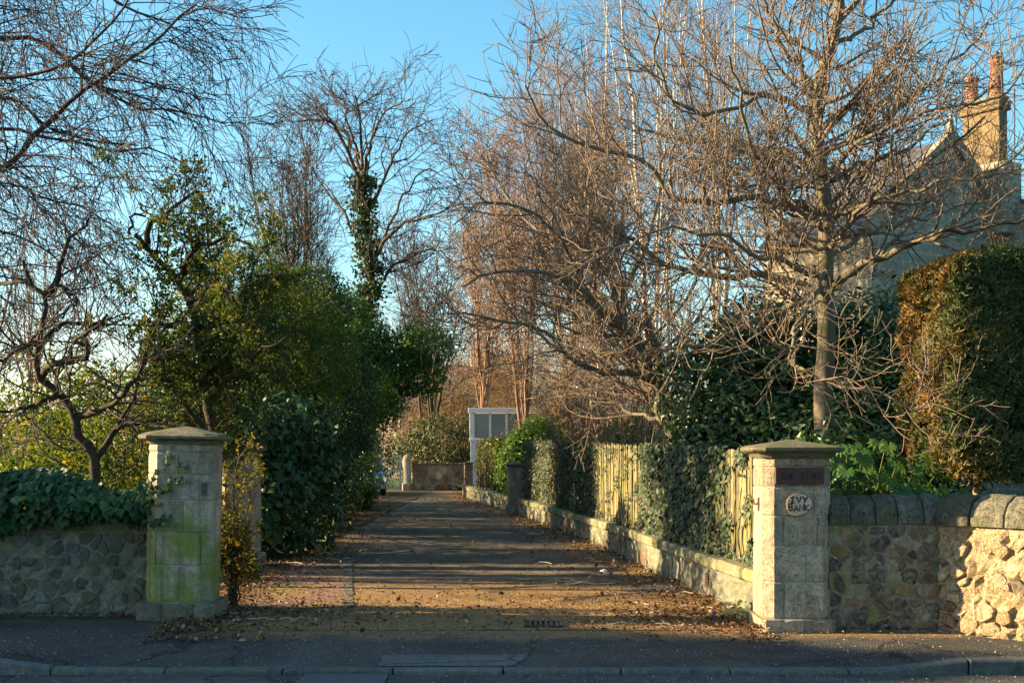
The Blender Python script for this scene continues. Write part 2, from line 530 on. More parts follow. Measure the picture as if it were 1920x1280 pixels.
def on_twigs(br, per, spread=.02, t0=.15, up=.4):
    """leaf positions along twigs; returns points, normals, directions"""
    n, m, _ = br.P.shape; idx = np.repeat(np.arange(n), per); q = len(idx)
    x = (t0 + (1 - t0) * RNG.random(q)) * (m - 1); i = np.minimum(x.astype(int), m - 2); f = (x - i)[:, None]
    a, b = br.P[idx, i], br.P[idx, i + 1]; p = a + (b - a) * f + RNG.normal(0, spread, (q, 3)); tan = unit(b - a)
    d = unit(tan * .7 + unit(RNG.normal(size=(q, 3))))
    nr = unit(RNG.normal(size=(q, 3)) * .6 + np.array((0, 0, up)) + np.array((0, -.25, 0)))
    return p, nr, d
# ------------------------------------------------------------------ ground, road, footpath, drive
def smooth(t):
    t = np.clip(t, 0, 1); return t * t * (3 - 2 * t)

def drop(x):
    """how far the kerb is lowered in front of the drive"""
    x = np.asarray(x, float)
    return .085 * np.minimum(smooth((x + 4.3) / .9), smooth((3.75 - x) / .95))

def zfoot(x, y):
    return -drop(x) * smooth((11.75 - np.asarray(y, float)) / 1.5)

def wall_x(y):
    """foot of the low wall on the drive's far side"""
    return np.interp(y, [11, 12.3, 13, 18.4, 23.3, 32.2, 33.4, 43, 60], [2.36, 2.36, 2.33, 1.84, 1.36, .33, .05, -1.45, -3.6])

def hedge_x(y):
    return np.interp(y, [11, 18.6, 19.5, 25, 34, 45, 60], [-2.9, -3.3, -3.0, -3.5, -4.3, -4.75, -5.4])

def grid(name, xs, ys, zf, mat, attr=None, **kw):
    X, Y = np.meshgrid(xs, ys); Z = zf(X, Y); V = np.stack([X, Y, Z], -1).reshape(-1, 3); k = len(xs)
    i = (np.arange(len(ys) - 1)[:, None] * k + np.arange(k - 1)[None]).ravel()
    me = mesh_np(name, V, np.stack([i, i + 1, i + 1 + k, i + k], -1), smooth=True)
    for nm, fn in (attr or {}).items():
        a = me.attributes.new(nm, 'FLOAT', 'POINT'); a.data.foreach_set('value', fn(X, Y).astype(np.float32).ravel())
    return obj(name, me, mat, **kw)

def asphalt(name, base, speck=.5, litter=False, dirt=.25):
    m, n, l, b = new_mat(name)
    pos = N(n, 'ShaderNodeNewGeometry').outputs['Position']
    big = noise(n, l, pos, .9, 4, .6, .5)
    c = ramp(n, l, big, [(.3, tuple(x * .55 for x in base)), (.7, tuple(x * 1.5 for x in base))])
    c = mixc(n, l, .6, c, ramp(n, l, noise(n, l, pos, 12, 6, .75), [(.3, (.2,) * 3), (.7, (.8,) * 3)]), 'OVERLAY')
    c = mixc(n, l, ramp(n, l, noise(n, l, pos, 3.2, 5, .7, 1.0), [(.52, (0, 0, 0)), (.66, (dirt,) * 3)]), c, (.075, .05, .032))
    fine = noise(n, l, pos, 60, 4, .75)
    c = mixc(n, l, .7, c, ramp(n, l, fine, [(.3, (.2,) * 3), (.7, (.85,) * 3)]), 'OVERLAY')
    g = N(n, 'ShaderNodeTexVoronoi', Scale=38.0); l.new(pos, g.inputs['Vector'])
    sp = ramp(n, l, g.outputs['Distance'], [(.10, (speck,) * 3), (.22, (0, 0, 0))])
    sel = ramp(n, l, N2(n, l, g.outputs['Color']), [(.78, (0, 0, 0)), (.82, (1, 1, 1))])
    c = mixc(n, l, mixc(n, l, 1.0, sp, sel, 'MULTIPLY'), c, (.30, .27, .23))
    h = maths(n, l, 'ADD', fine, g.outputs['Distance'])
    dn = N(n, 'ShaderNodeTexNoise', Scale=2.5, Detail=4.0); l.new(pos, dn.inputs['Vector'])
    vm = N(n, 'ShaderNodeVectorMath', operation='MULTIPLY_ADD'); l.new(dn.outputs['Color'], vm.inputs[0]); vm.inputs[1].default_value = (.5, .5, 0); l.new(pos, vm.inputs[2])
    ck = N(n, 'ShaderNodeTexVoronoi', Scale=.55, feature='DISTANCE_TO_EDGE'); l.new(vm.outputs[0], ck.inputs['Vector'])
    crack = ramp(n, l, ck.outputs['Distance'], [(.004, (.35,) * 3), (.012, (1, 1, 1))])
    c = mixc(n, l, 1.0, c, crack, 'MULTIPLY'); h = maths(n, l, 'ADD', h, maths(n, l, 'MULTIPLY', crack, 1.5))
    rough = .85
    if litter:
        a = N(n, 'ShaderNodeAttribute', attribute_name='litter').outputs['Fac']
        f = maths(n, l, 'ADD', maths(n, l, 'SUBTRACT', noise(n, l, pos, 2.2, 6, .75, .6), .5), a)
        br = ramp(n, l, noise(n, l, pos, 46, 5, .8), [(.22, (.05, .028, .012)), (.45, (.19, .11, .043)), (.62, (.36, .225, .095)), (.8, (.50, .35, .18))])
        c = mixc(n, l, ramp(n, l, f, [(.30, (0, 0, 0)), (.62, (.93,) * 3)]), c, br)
        ms = N(n, 'ShaderNodeAttribute', attribute_name='moss').outputs['Fac']
        f2 = maths(n, l, 'MULTIPLY', ramp(n, l, noise(n, l, pos, 5, 6, .75), [(.4, (0, 0, 0)), (.62, (1, 1, 1))]), ms)
        c = mixc(n, l, f2, c, (.085, .10, .025))
        h = maths(n, l, 'ADD', h, maths(n, l, 'MULTIPLY', noise(n, l, pos, 30, 4, .8), 2.2))
    l.new(c, b.inputs['Base Color'])
    b.inputs['Roughness'].default_value = rough
    b.inputs['Specular IOR Level'].default_value = .3
    bump(n, l, b, h, .8, .008)
    return m

def N2(n, l, colour):
    s = N(n, 'ShaderNodeSeparateColor'); l.new(colour, s.inputs[0]); return s.outputs[0]

m_soil = stone_mat('soil', [(.02, .013, .008), (.05, .032, .018), (.08, .055, .03)], moss=((.04, .06, .015), .7, 2.0), scale=3, bstr=1, bdist=.04, rnd=0)
m_road = asphalt('road_asphalt', (.046, .047, .047), .9, dirt=.1)
m_path = asphalt('footpath_asphalt', (.046, .045, .043), .8, litter=True)
m_drive = asphalt('drive_asphalt', (.105, .082, .060), .45, litter=True)
m_pink = stone_mat('pink_gravel', [(.12, .06, .05), (.22, .12, .10), (.33, .21, .17)], moss=((.20, .17, .045), .8, 1.3), scale=26, bstr=1, bdist=.012, rnd=0)
m_patch = asphalt('patch_asphalt', (.075, .079, .082), .5, dirt=.2)

obj('ground', mesh_np('ground', [(-2500, -2500, -.2), (2500, -2500, -.2), (2500, 2500, -.2), (-2500, 2500, -.2)], [(0, 1, 2, 3)]), m_soil, kind='structure')
grid('road', np.linspace(-24, 60, 85), np.linspace(-4, 10.2, 15), lambda X, Y: -.118 + 0 * X, m_road, kind='structure')

def foot_litter_sun(X, Y):
    near_gate = smooth((Y - 10.7) / 1.1) * (.22 + .50 * smooth((X + 3.6) / 1.2) * smooth((6.5 - X) / 2.0))  # gate litter, spread to the right to paint the sunlit footpath golden
    return np.clip(near_gate + .25 * np.exp(-np.abs(Y - 12.5) / .25), 0, 1) - .08
grid('footpath', np.linspace(-22, 22, 353), np.linspace(10.22, 12.98, 28), zfoot, m_path,
     attr={'litter': foot_litter_sun, 'moss': lambda X, Y: .35 * smooth((Y - 11.9) / .8)}, kind='structure')

def drive_litter_sun(X, Y):
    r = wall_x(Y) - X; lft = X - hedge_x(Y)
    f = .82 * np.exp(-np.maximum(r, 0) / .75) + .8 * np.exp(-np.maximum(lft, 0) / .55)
    f = np.maximum(f, .68 * smooth((17.0 - Y) / 2.2) + .10)  # front litter, carried further up the drive to paint the sun patch golden
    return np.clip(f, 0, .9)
def drive_moss(X, Y):
    xc = np.interp(Y, [12, 20, 30, 50], [.2, -.8, -1.5, -3.2])
    return np.clip(.8 * np.exp(-((X - xc) / .35) ** 2) * smooth((Y - 16) / 4) + .5 * np.exp(-((X + 2.6) / .7) ** 2 - ((Y - 15) / 1.0) ** 2), 0, 1)
dz = RNG.normal(0, .0015, (260, 70))
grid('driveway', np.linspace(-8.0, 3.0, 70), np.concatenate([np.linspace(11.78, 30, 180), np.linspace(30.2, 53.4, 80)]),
     lambda X, Y: zfoot(X, Y) + .006 + dz - .05 * ((X < -3.0) & (Y < 13.0)), m_drive, attr={'litter': drive_litter_sun, 'moss': drive_moss}, kind='structure')
obj('side_drive', mesh_np('side_drive', [(-24, 13.05, .012), (-3.4, 13.05, .012), (-1.72, 13.5, .012), (-2.2, 17.3, .012), (-2.9, 18.3, .012), (-24, 18.3, .012)], [(0, 1, 2, 3, 4, 5)]), m_pink, kind='structure')
grid('garden_soil', np.linspace(-90, -3.3, 60), np.linspace(18.32, 90, 50), lambda X, Y: .02 + .03 * np.sin(X * 1.7) * np.cos(Y * 1.3), m_soil, kind='structure')
vr = []
for y in np.linspace(12.2, 53, 42): vr += [(float(wall_x(y)) + .25, float(y), .26), (90, float(y), .26)]
obj('garden_soil', mesh_np('garden_soil', vr, [(2 * i, 2 * i + 1, 2 * i + 3, 2 * i + 2) for i in range(41)]), m_soil, kind='structure')
m_lawn = leaf_mat('lawn_green', [(0, (.05, .11, .02)), (1, (.10, .2, .04))], trans=.2)
obj('lawn', mesh_np('lawn', [(-40, 54.5, .05), (30, 54.5, .05), (30, 120, .05), (-40, 120, .05)], [(0, 1, 2, 3)], var=[.5]), m_lawn, kind='structure')

px0, px1, py0, py1 = -1.05, .02, 10.30, 10.74
po = grid('footpath_patch', np.linspace(px0, px1, 24), np.linspace(py0, py1, 12), lambda X, Y: zfoot(X, Y) + .007, m_patch, kind='structure')
for v in po.data.vertices: v.co.x += .025 * math.sin(v.co.y * 9) + .22 * (v.co.y - py0) * (1 if v.co.x > -.5 else -.6); v.co.y += .012 * math.sin(v.co.x * 7)

# ------------------------------------------------------------------ kerb
m_kerb = stone_mat('kerb_stone', [(.045, .05, .055), (.09, .095, .10), (.16, .155, .15)], lichen=((.25, .24, .21), .5), moss=((.05, .07, .02), .5, 6), scale=6, bstr=.6, bdist=.01, rnd=.25)
kerb = empty('kerb', (0, 10.18, -.1), kind='structure')
x = -9.0
rk = random.Random(3)
while x < 9.0:
    w = rk.uniform(.84, .95); a, b = x + .006, x + w - .006; mb = MB(); rings = []
    ks = [a, a + .012, a + w * .25, a + w * .5, a + w * .75, b - .012, b]
    dy = rk.uniform(-.006, .006); dzk = rk.uniform(-.003, .003)
    for i, q in enumerate(ks):
        e = .008 if i in (0, len(ks) - 1) else 0.0
        zt = -float(drop(q)) + .008 + dzk - e + (rk.uniform(-.002, .002) if 0 < i < 6 else 0)
        rings.append([(q, -.065 + dy + e, -.15), (q, -.065 + dy + e, zt + .1 - .022), (q, -.058 + dy + e, zt + .1 - .008), (q, -.042 + dy, zt + .1), (q, .055, zt + .1), (q, .06, -.15)])
    mb.rings(rings)
    obj('kerbstone', mb.mesh('kerbstone'), m_kerb, kerb)
    x += w

# ------------------------------------------------------------------ setts, iron gratings
m_sett = stone_mat('sett_stone', [(.06, .055, .048), (.11, .10, .088), (.18, .165, .145)], lichen=((.3, .28, .22), .4), scale=12, rnd=.4)
edging = empty('drive_edging', (-1.9, 15, 0), kind='structure')
y = 13.05; rk = random.Random(5)
while y < 20.5:
    ln = rk.uniform(.17, .24); xx = -.1285 * (y + ln / 2) + rk.uniform(-.008, .008); mb = MB()
    mb.box(-.065, .065, -ln / 2 + .002, ln / 2 - .002, -.06, .013 + rk.uniform(-.003, .004), .005)
    obj('sett', mb.mesh('sett'), m_sett, edging, (xx + 1.9, y + ln / 2 - 15, 0), (0, 0, R(7.3) + rk.uniform(-.03, .03)))
    y += ln

m_iron = plain_mat('rusty_iron', (.06, .048, .04), .75, .3, .4, 30)
m_galv = plain_mat('grey_iron', (.09, .095, .10), .6, .4, .3, 30)
m_void = plain_mat('drain_dark', (.006, .006, .006), .95)
def grating(name, loc, w, d, bars, mat, label, across):
    t = empty(name, loc, label, 'drain')
    mb = MB(); mb.box(-w / 2, w / 2, -d / 2, d / 2, -.05, .001); obj('pit', mb.mesh('pit'), m_void, t)
    mb = MB(); e = .03
    for q in ((-w / 2, w / 2, -d / 2, -d / 2 + e), (-w / 2, w / 2, d / 2 - e, d / 2), (-w / 2, -w / 2 + e, -d / 2 + e, d / 2 - e), (w / 2 - e, w / 2, -d / 2 + e, d / 2 - e)):
        mb.box(*q, -.02, .014, .003)
    obj('frame', mb.mesh('frame'), mat, t)
    for i in range(bars):
        mb = MB()
        if across: c = -d / 2 + e + (i + .5) * (d - 2 * e) / bars; mb.box(-w / 2 + e, w / 2 - e, c - .011, c + .011, -.01, .012, .003)
        else: c = -w / 2 + e + (i + .5) * (w - 2 * e) / bars; mb.box(c - .012, c + .012, -d / 2 + e, d / 2 - e, -.01, .016, .003)
        obj('bar', mb.mesh('bar'), mat, t)
grating('drain_grating', (.30, 12.12, float(zfoot(.3, 12.12)) + .012), .36, .34, 6, m_iron, 'rusty iron drain grating half buried in leaf litter on the drive', False)
grating('road_gully', (-1.30, 9.88, -.116), .66, .40, 9, m_galv, 'pale iron gully grating in the road below the kerb', True)

# ------------------------------------------------------------------ gate pillars
def oct_ring(w, c):
    return [(-w + c, -w), (w - c, -w), (w, -w + c), (w, w - c), (w - c, w), (-w + c, w), (-w, w - c), (-w, -w + c)]

def densify(poly, step):
    out = []
    for i, p in enumerate(poly):
        q = poly[(i + 1) % len(poly)]; n = max(1, int(math.hypot(q[0] - p[0], q[1] - p[1]) / step))
        out += [(p[0] + (q[0] - p[0]) * k / n, p[1] + (q[1] - p[1]) * k / n) for k in range(n)]
    return out

def block_mesh(poly, z0, z1, b=.009, amp=.0022, rk=random):
    poly = densify(poly, .085); cx, cy = centroid(poly); wear = [rk.random() ** 3 * .012 for _ in poly]
    def ring(g, z, e=0):
        out = []
        for (x, y), (x2, y2), w in zip(inset(poly, g), inset(poly, g + .02), wear):
            k = w / .02 * (1.0 if e else .35); out.append((x + (x2 - x) * k - cx + rk.uniform(-amp, amp), y + (y2 - y) * k - cy + rk.uniform(-amp, amp), z + (rk.uniform(-.003, .003) if not e else 0)))
        return out
    # edges subdivided so that the arrises wander
    mb = MB(); h = z1 - z0
    mb.rings([ring(b + .002, 0, 1), ring(.001, b, 1)] + [ring(0, h * q) for q in (.2, .4, .6, .8)] + [ring(.001, h - b, 1), ring(b + .002, h, 1)])
    return (cx, cy, z0), mb.mesh('stone_block')

def pillar(name, loc, w, c, courses, cap, mats, label, lean=(0, 0), plinth=.05, rz=0.0, seed=1, cat='gate pillar', group=None):
    """courses: (z0, z1, [joint x positions]); cap: rings (half width, z) that end in the apex"""
    ms, mm, mc = mats[:3]; mp = mats[-1] if len(mats) > 3 else ms; rk = random.Random(seed)
    t = empty(name, loc, label, cat, group); t.rotation_euler = (R(lean[0]), R(lean[1]), rz)
    top = courses[-1][1]; mb = MB()
    mb.rings([[(x, y, z) for x, y in oct_ring(w - .009, c * .97)] for z in (courses[0][0] + .004, top - .002)])
    obj('mortar', mb.mesh('mortar'), mm, t)
    for z0, z1, joints in courses:
        ww = w + (plinth if z0 == courses[0][0] else 0); full = oct_ring(ww, c * (1.0 if ww == w else .5))
        cuts = [-9] + list(joints) + [9]
        for a, b in zip(cuts[:-1], cuts[1:]):
            p = clip(clip(full, -1, 0, -(a + .003)), 1, 0, b - .003)
            if len(p) < 3: continue
            o, me = block_mesh(p, z0 + .003, z1 - .003, rk=rk); obj('stone_block', me, mp if z0 == courses[0][0] else ms, t, o)
    mb = MB(); rings = []
    for hw, z in cap[:-1]: rings.append([(x + rk.uniform(-.004, .004), y + rk.uniform(-.004, .004), z + rk.uniform(-.003, .003)) for x, y in oct_ring(hw, c * hw / w * .8)])
    hw, z = cap[-1]; rings.append([(x, y, z) for x, y in oct_ring(.02, .008)])
    mb.rings(rings); obj('cap', mb.mesh('cap'), mc, t)
    return t

m_mort = stone_mat('lime_mortar', [(.22, .19, .15), (.32, .28, .22), (.40, .36, .29)], moss=((.12, .13, .05), .6, 3), scale=9, rnd=0)
m_sandR = stone_mat('sandstone', streak=.5, cols=[(.21, .155, .11), (.30, .23, .165), (.38, .30, .22)], moss=((.16, .17, .12), .35, 2.6), lichen=((.5, .45, .36), .25), scale=4.2, bstr=.55, bdist=.012, rnd=.45, pits=.55)
m_sandL = stone_mat('sandstone_with_algae', streak=.6, cols=[(.20, .165, .125), (.29, .25, .19), (.37, .32, .25)], moss=((.165, .19, .04), .95, 3.0), lichen=((.42, .42, .36), .5), scale=4.6, bstr=.55, bdist=.012, rnd=.5, mossz=(.1, 2.0))
m_cap = stone_mat('mossy_cap_stone', [(.075, .062, .042), (.125, .11, .078), (.18, .16, .115)], moss=((.085, .105, .04), .9, 3.0), lichen=((.35, .34, .28), .3), scale=6, bstr=.6, bdist=.012, rnd=.2)

m_plinth = stone_mat('damp_plinth_stone', streak=.4, cols=[(.11, .095, .07), (.18, .155, .12), (.25, .22, .17)], moss=((.11, .13, .05), .7, 5), lichen=((.4, .4, .35), .4), scale=5, bstr=.7, rnd=.4)
pR = pillar('gate_pillar', (2.605, 11.955, -.01), .312, .092,
       [(0, .135, [.05]), (.135, .47, [-.13]), (.47, .79, [.07]), (.79, 1.07, [-.135, .17]), (1.07, 1.33, [.145]), (1.33, 1.51, []), (1.51, 1.595, [-.02])],
       [(.315, 1.594), (.325, 1.60), (.345, 1.625), (.36, 1.64), (.405, 1.655), (.42, 1.668), (.42, 1.69), (.38, 1.705), (.0, 1.765)],
       (m_sandR, m_mort, m_cap), 'sandstone gate pillar with pyramid cap carrying two house name signs', plinth=.035, seed=11)
pL = pillar('gate_pillar', (-3.28, 12.76, -.01), .318, .115,
       [(0, .185, [-.12, .2]), (.185, .55, [.035]), (.55, .865, [-.2, .23]), (.865, 1.18, [.06]), (1.18, 1.435, [-.25]), (1.435, 1.645, [0.0]), (1.645, 1.725, [-.06])],
       [(.308, 1.724), (.318, 1.73), (.325, 1.755), (.335, 1.762), (.40, 1.775), (.405, 1.785), (.405, 1.805), (.34, 1.835), (.0, 1.905)],
       (m_sandL, m_mort, m_cap, m_plinth), 'leaning sandstone gate pillar streaked with green algae and carrying an intercom', lean=(0, 1.2), plinth=.06, seed=12)
pL2 = pillar('gate_pillar', (-3.85, 18.15, 0), .265, .10,
       [(0, .2, []), (.2, .6, [.05]), (.6, 1.0, [-.1]), (1.0, 1.3, [.08]), (1.3, 1.55, []), (1.55, 1.62, [])],
       [(.255, 1.619), (.275, 1.63), (.28, 1.65), (.33, 1.66), (.335, 1.685), (.27, 1.715), (.0, 1.775)],
       (m_sandR, m_mort, m_cap), 'grey sandstone gate pillar standing behind the yellow leaved bush', seed=13)
pF = pillar('wall_pillar', (.09, 33.1, 0), .21, .05,
       [(0, .25, []), (.25, .7, [.03]), (.7, 1.05, [-.04]), (1.05, 1.24, [])],
       [(.2, 1.239), (.22, 1.25), (.25, 1.27), (.27, 1.285), (.27, 1.31), (.2, 1.335), (.0, 1.38)],
       (m_sandR, m_mort, m_cap), 'square stone pillar on the low wall where the ivy fence ends', seed=14)
pG = pillar('wall_pillar', (-1.5, 44.1, 0), .15, .03, [(0, .5, []), (.5, .95, [.02]), (.95, 1.2, [])],
       [(.145, 1.199), (.16, 1.21), (.16, 1.25), (.10, 1.28), (.0, 1.30)],
       (m_sandR, m_mort, m_cap), 'narrow sunlit stone pillar ending the far low wall beside the clipped hedge', seed=15)

# intercom, hinge pin
m_grey = plain_mat('grey_plastic', (.085, .09, .10), .45, 0, .1)
m_dark = plain_mat('dark_plastic', (.02, .02, .022), .4)
t = empty('intercom', (-3.015, 12.50, 1.28), 'small grey intercom box fixed on the algae streaked pillar', 'intercom', rz=R(40))
mb = MB(); mb.box(-.035, .035, -.028, .0, -.065, .065, .006); obj('case', mb.mesh('case'), m_grey, t)
mb = MB(); mb.box(-.026, .026, -.032, -.027, .015, .05, .002); obj('speaker_panel', mb.mesh('speaker_panel'), m_dark, t)
for k in range(2):
    mb = MB(); mb.box(-.022, .022, -.033, -.027, -.045 + k * .026, -.025 + k * .026, .002); obj('button', mb.mesh('button'), m_dark, t)
t = empty('iron_gate_hook', (2.292, 11.88, 1.16), 'rusty iron gate hook on the side of the sign pillar', 'gate hook')
mb = MB(); mb.box(-.012, .003, -.02, .02, -.065, .06, .003); obj('strap', mb.mesh('strap'), plain_mat('red_rust', (.16, .055, .025), .9, .1, .4, 40), t)
mb = MB(); mb.tube([(-.005, 0, .0), (-.045, 0, .0), (-.05, 0, .05)], .009, 8); obj('pin', mb.mesh('pin'), bpy.data.materials['red_rust'], t)

# ------------------------------------------------------------------ the two name signs
STROKES = {'T': [[(0, 1), (1, 1)], [(.5, 1), (.5, 0)]], 'H': [[(0, 1), (0, 0)], [(1, 1), (1, 0)], [(0, .5), (1, .5)]],
  'E': [[(.9, 1), (0, 1), (0, 0), (.9, 0)], [(0, .52), (.7, .52)]], 'L': [[(0, 1), (0, 0), (.85, 0)]],
  'M': [[(0, 0), (.08, 1), (.5, .25), (.92, 1), (1, 0)]], 'S': [[(.92, .86), (.65, 1), (.25, 1), (.05, .8), (.2, .58), (.75, .42), (.95, .2), (.7, 0), (.28, 0), (.03, .15)]],
  'I': [[(.1, 1), (.9, 1)], [(.5, 1), (.5, 0)], [(.1, 0), (.9, 0)]], 'V': [[(0, 1), (.5, 0), (1, 1)]], 'Y': [[(0, 1), (.5, .48)], [(1, 1), (.25, 0)]],
  'B': [[(0, 0), (0, 1), (.65, 1), (.85, .78), (.6, .54), (0, .52)], [(.6, .54), (.95, .28), (.7, 0), (0, 0)]],
  'A': [[(0, 0), (.5, 1), (1, 0)], [(.22, .36), (.78, .36)]], 'N': [[(0, 0), (0, 1), (.95, 0), (.95, 1)]], 'K': [[(0, 0), (0, 1)], [(1.0, .98), (.04, .48), (1.05, .02)]]}
def lettering(par, loc, m, word, h, w, gap, thick, depth):
    """painted or cut strokes, one part for each letter, facing -y"""
    tot = len(word) * w + (len(word) - 1) * gap; x0 = -tot / 2
    for i, ch in enumerate(word):
        if ch == ' ': continue
        mb = MB(); dz, sc = random.uniform(-.03, .03) * h, random.uniform(.94, 1.05)
        for k, st in enumerate(STROKES[ch]):
            pts = [Vector((a * w * sc, -.0002 * k, b * h * sc)) for a, b in st]; n = len(pts); L, Rr = [], []
            pts[0] = pts[0] + (pts[0] - pts[1]).normalized() * thick * .3; pts[-1] = pts[-1] + (pts[-1] - pts[-2]).normalized() * thick * .3
            for q in range(n):
                d = (pts[min(q + 1, n - 1)] - pts[max(q - 1, 0)]).normalized(); nv = Vector((-d.z, 0, d.x)) * thick * .5 * random.uniform(.85, 1.15)
                L.append(pts[q] + nv); Rr.append(pts[q] - nv)
            dv = Vector((0, -depth, 0))
            mb.rings([[L[q], Rr[q], Rr[q] + dv, L[q] + dv] for q in range(n)])
        obj('letter', mb.mesh('letter'), m, par, (loc[0] + x0 + i * (w + gap), loc[1], loc[2] + dz))
m_plq = plain_mat('dark_red_board', (.060, .026, .018), .7, 0, .35, 14)
m_cut = plain_mat('cut_letters', (.014, .011, .010), .8)
m_blk = plain_mat('black_paint', (.010, .011, .014), .5)
t = empty('name_board', (2.612, 11.640, 1.35), 'dark red board lettered THE ELMS at the top of the pillar', 'sign')
mb = MB(); mb.box(-.222, .222, -.028, .0, 0, .152, .004); obj('board', mb.mesh('board'), m_plq, t)
lettering(t, (.01, -.027, .045), m_cut, 'THE ELMS', .056, .034, .0135, .0075, .004)
m, n, l, b = new_mat('log_slice')
tc = N(n, 'ShaderNodeTexCoord').outputs['Object']
wv = N(n, 'ShaderNodeTexWave', wave_type='RINGS', rings_direction='Y', Scale=16.0, Distortion=3.0); l.new(tc, wv.inputs['Vector'])
cc = ramp(n, l, wv.outputs['Fac'], [(0, (.36, .17, .075)), (.5, (.50, .29, .15)), (1, (.60, .42, .27))])
cc = mixc(n, l, ramp(n, l, noise(n, l, tc, 14, 5, .7), [(.42, (0, 0, 0)), (.6, (.7,) * 3)]), cc, (.46, .40, .33))
l.new(cc, b.inputs['Base Color']); b.inputs['Roughness'].default_value = .6
m_slice, m_rim = m, bark_mat('log_bark', [(.05, .03, .02), (.12, .07, .04)], 40)
t = empty('log_slice_sign', (2.605, 11.641, 1.165), 'round pale log slice painted IVY BANK in black letters', 'sign')
def slice_ring(k, y):
    out = []
    for j in range(28):
        a = 2 * PI * j / 28; r = .112 * (1 + .05 * math.sin(a * 2 + .6) + .03 * math.sin(3 * a + 1) + .02 * math.sin(5 * a)) * k
        if math.sin(a) < -.55 and math.cos(a) > .1: r *= .93
        out.append((r * math.cos(a) * 1.02, y, r * math.sin(a) * .97))
    return out
mb = MB(); mb.rings([slice_ring(1.0, 0), slice_ring(1.03, -.006), slice_ring(1.0, -.026)]); obj('bark_rim', mb.mesh('bark_rim'), m_rim, t)
mb = MB(); mb.rings([slice_ring(.975, -.024), slice_ring(.965, -.0285)]); obj('face', mb.mesh('face'), m_slice, t)
lettering(t, (-.003, -.028, .015), m_blk, 'IVY', .052, .040, .018, .0125, .003)
lettering(t, (-.002, -.028, -.055), m_blk, 'BANK', .052, .036, .013, .0125, .003)

# ------------------------------------------------------------------ rubble walls
def rubble(parent, w, h, cell, keep, mats, gap=(.012, .03), proud=(.008, .025), x0=0.0, z0=0.02, seed=1, fl=.72, y=0.0):
    rk = random.Random(seed); cells = voronoi(rubble_seeds(w, h, cell, rnd=rk, flat=fl), (0, w, 0, h))
    for p in cells:
        if len(p) < 3: continue
        xs = [q[0] for q in p]; zs = [q[1] for q in p]
        if max(xs) - min(xs) < .05 or max(zs) - min(zs) < .04: continue
        if rk.random() > keep: continue
        p = inset(p, rk.uniform(*gap))
        (cx, cz), me = stone_mesh(p, rk.uniform(*proud), rnd=rk)
        obj('stone', me, rk.choice(mats), parent, (x0 + cx, y, z0 + cz))

def coping_mesh(L, depth, h, over, rk, half_round=True):
    mb = MB(); n = 12; rings = []; qs = (0, .008, .03, L * .25, L * .42, L * .58, L * .75, L - .03, L - .008, L); wob = [rk.gauss(0, .012) for _ in range(n + 1)]
    for i, q in enumerate(qs):
        k = (.93, .965, 1, 1, 1, 1, 1, 1, .965, .93)[i] * rk.uniform(.985, 1.015); pts = []
        for j in range(n + 1):
            a = PI * j / n
            if half_round: yy, zz = -math.cos(a), math.sin(a) ** .75
            else: yy, zz = -max(-1, min(1, math.cos(a) * 1.5)), min(1, math.sin(a) * 2.2)
            pts.append((q, depth / 2 + yy * (depth / 2 + over) * (k + wob[j] + rk.gauss(0, .006)), zz * h * (k + wob[j] + rk.gauss(0, .014))))
        rings.append(pts)
    mb.rings(rings); return mb.mesh('coping_stone')

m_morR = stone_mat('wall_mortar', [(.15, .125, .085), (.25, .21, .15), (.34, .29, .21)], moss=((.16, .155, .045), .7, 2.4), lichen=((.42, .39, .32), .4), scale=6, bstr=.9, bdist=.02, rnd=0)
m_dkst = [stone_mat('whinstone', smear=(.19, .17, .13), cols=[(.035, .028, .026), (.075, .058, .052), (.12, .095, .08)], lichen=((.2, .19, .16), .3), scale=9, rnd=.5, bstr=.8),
          stone_mat('brown_rubble', smear=(.19, .17, .13), cols=[(.07, .042, .028), (.13, .08, .052), (.20, .13, .085)], lichen=((.3, .26, .2), .3), scale=8, rnd=.5, bstr=.8),
          stone_mat('ochre_rubble', [(.15, .10, .045), (.22, .155, .07), (.30, .22, .12)], moss=((.15, .15, .04), .5, 4), scale=8, rnd=.4, bstr=.8)]
m_cop = stone_mat('coping_sandstone', streak=.5, cols=[(.085, .08, .06), (.155, .145, .11), (.25, .23, .18)], moss=((.10, .11, .05), .7, 4), lichen=((.42, .42, .37), .6), scale=7, bstr=1.0, bdist=.035, rnd=.4, pits=.5)
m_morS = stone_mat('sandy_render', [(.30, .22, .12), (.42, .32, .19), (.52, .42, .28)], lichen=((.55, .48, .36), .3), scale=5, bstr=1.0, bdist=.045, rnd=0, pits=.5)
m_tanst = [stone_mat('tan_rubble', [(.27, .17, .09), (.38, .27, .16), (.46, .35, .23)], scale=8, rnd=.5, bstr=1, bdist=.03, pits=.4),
           stone_mat('buff_rubble', [(.34, .27, .17), (.43, .35, .23), (.52, .44, .31)], scale=8, rnd=.5, bstr=1, bdist=.03, pits=.5)]

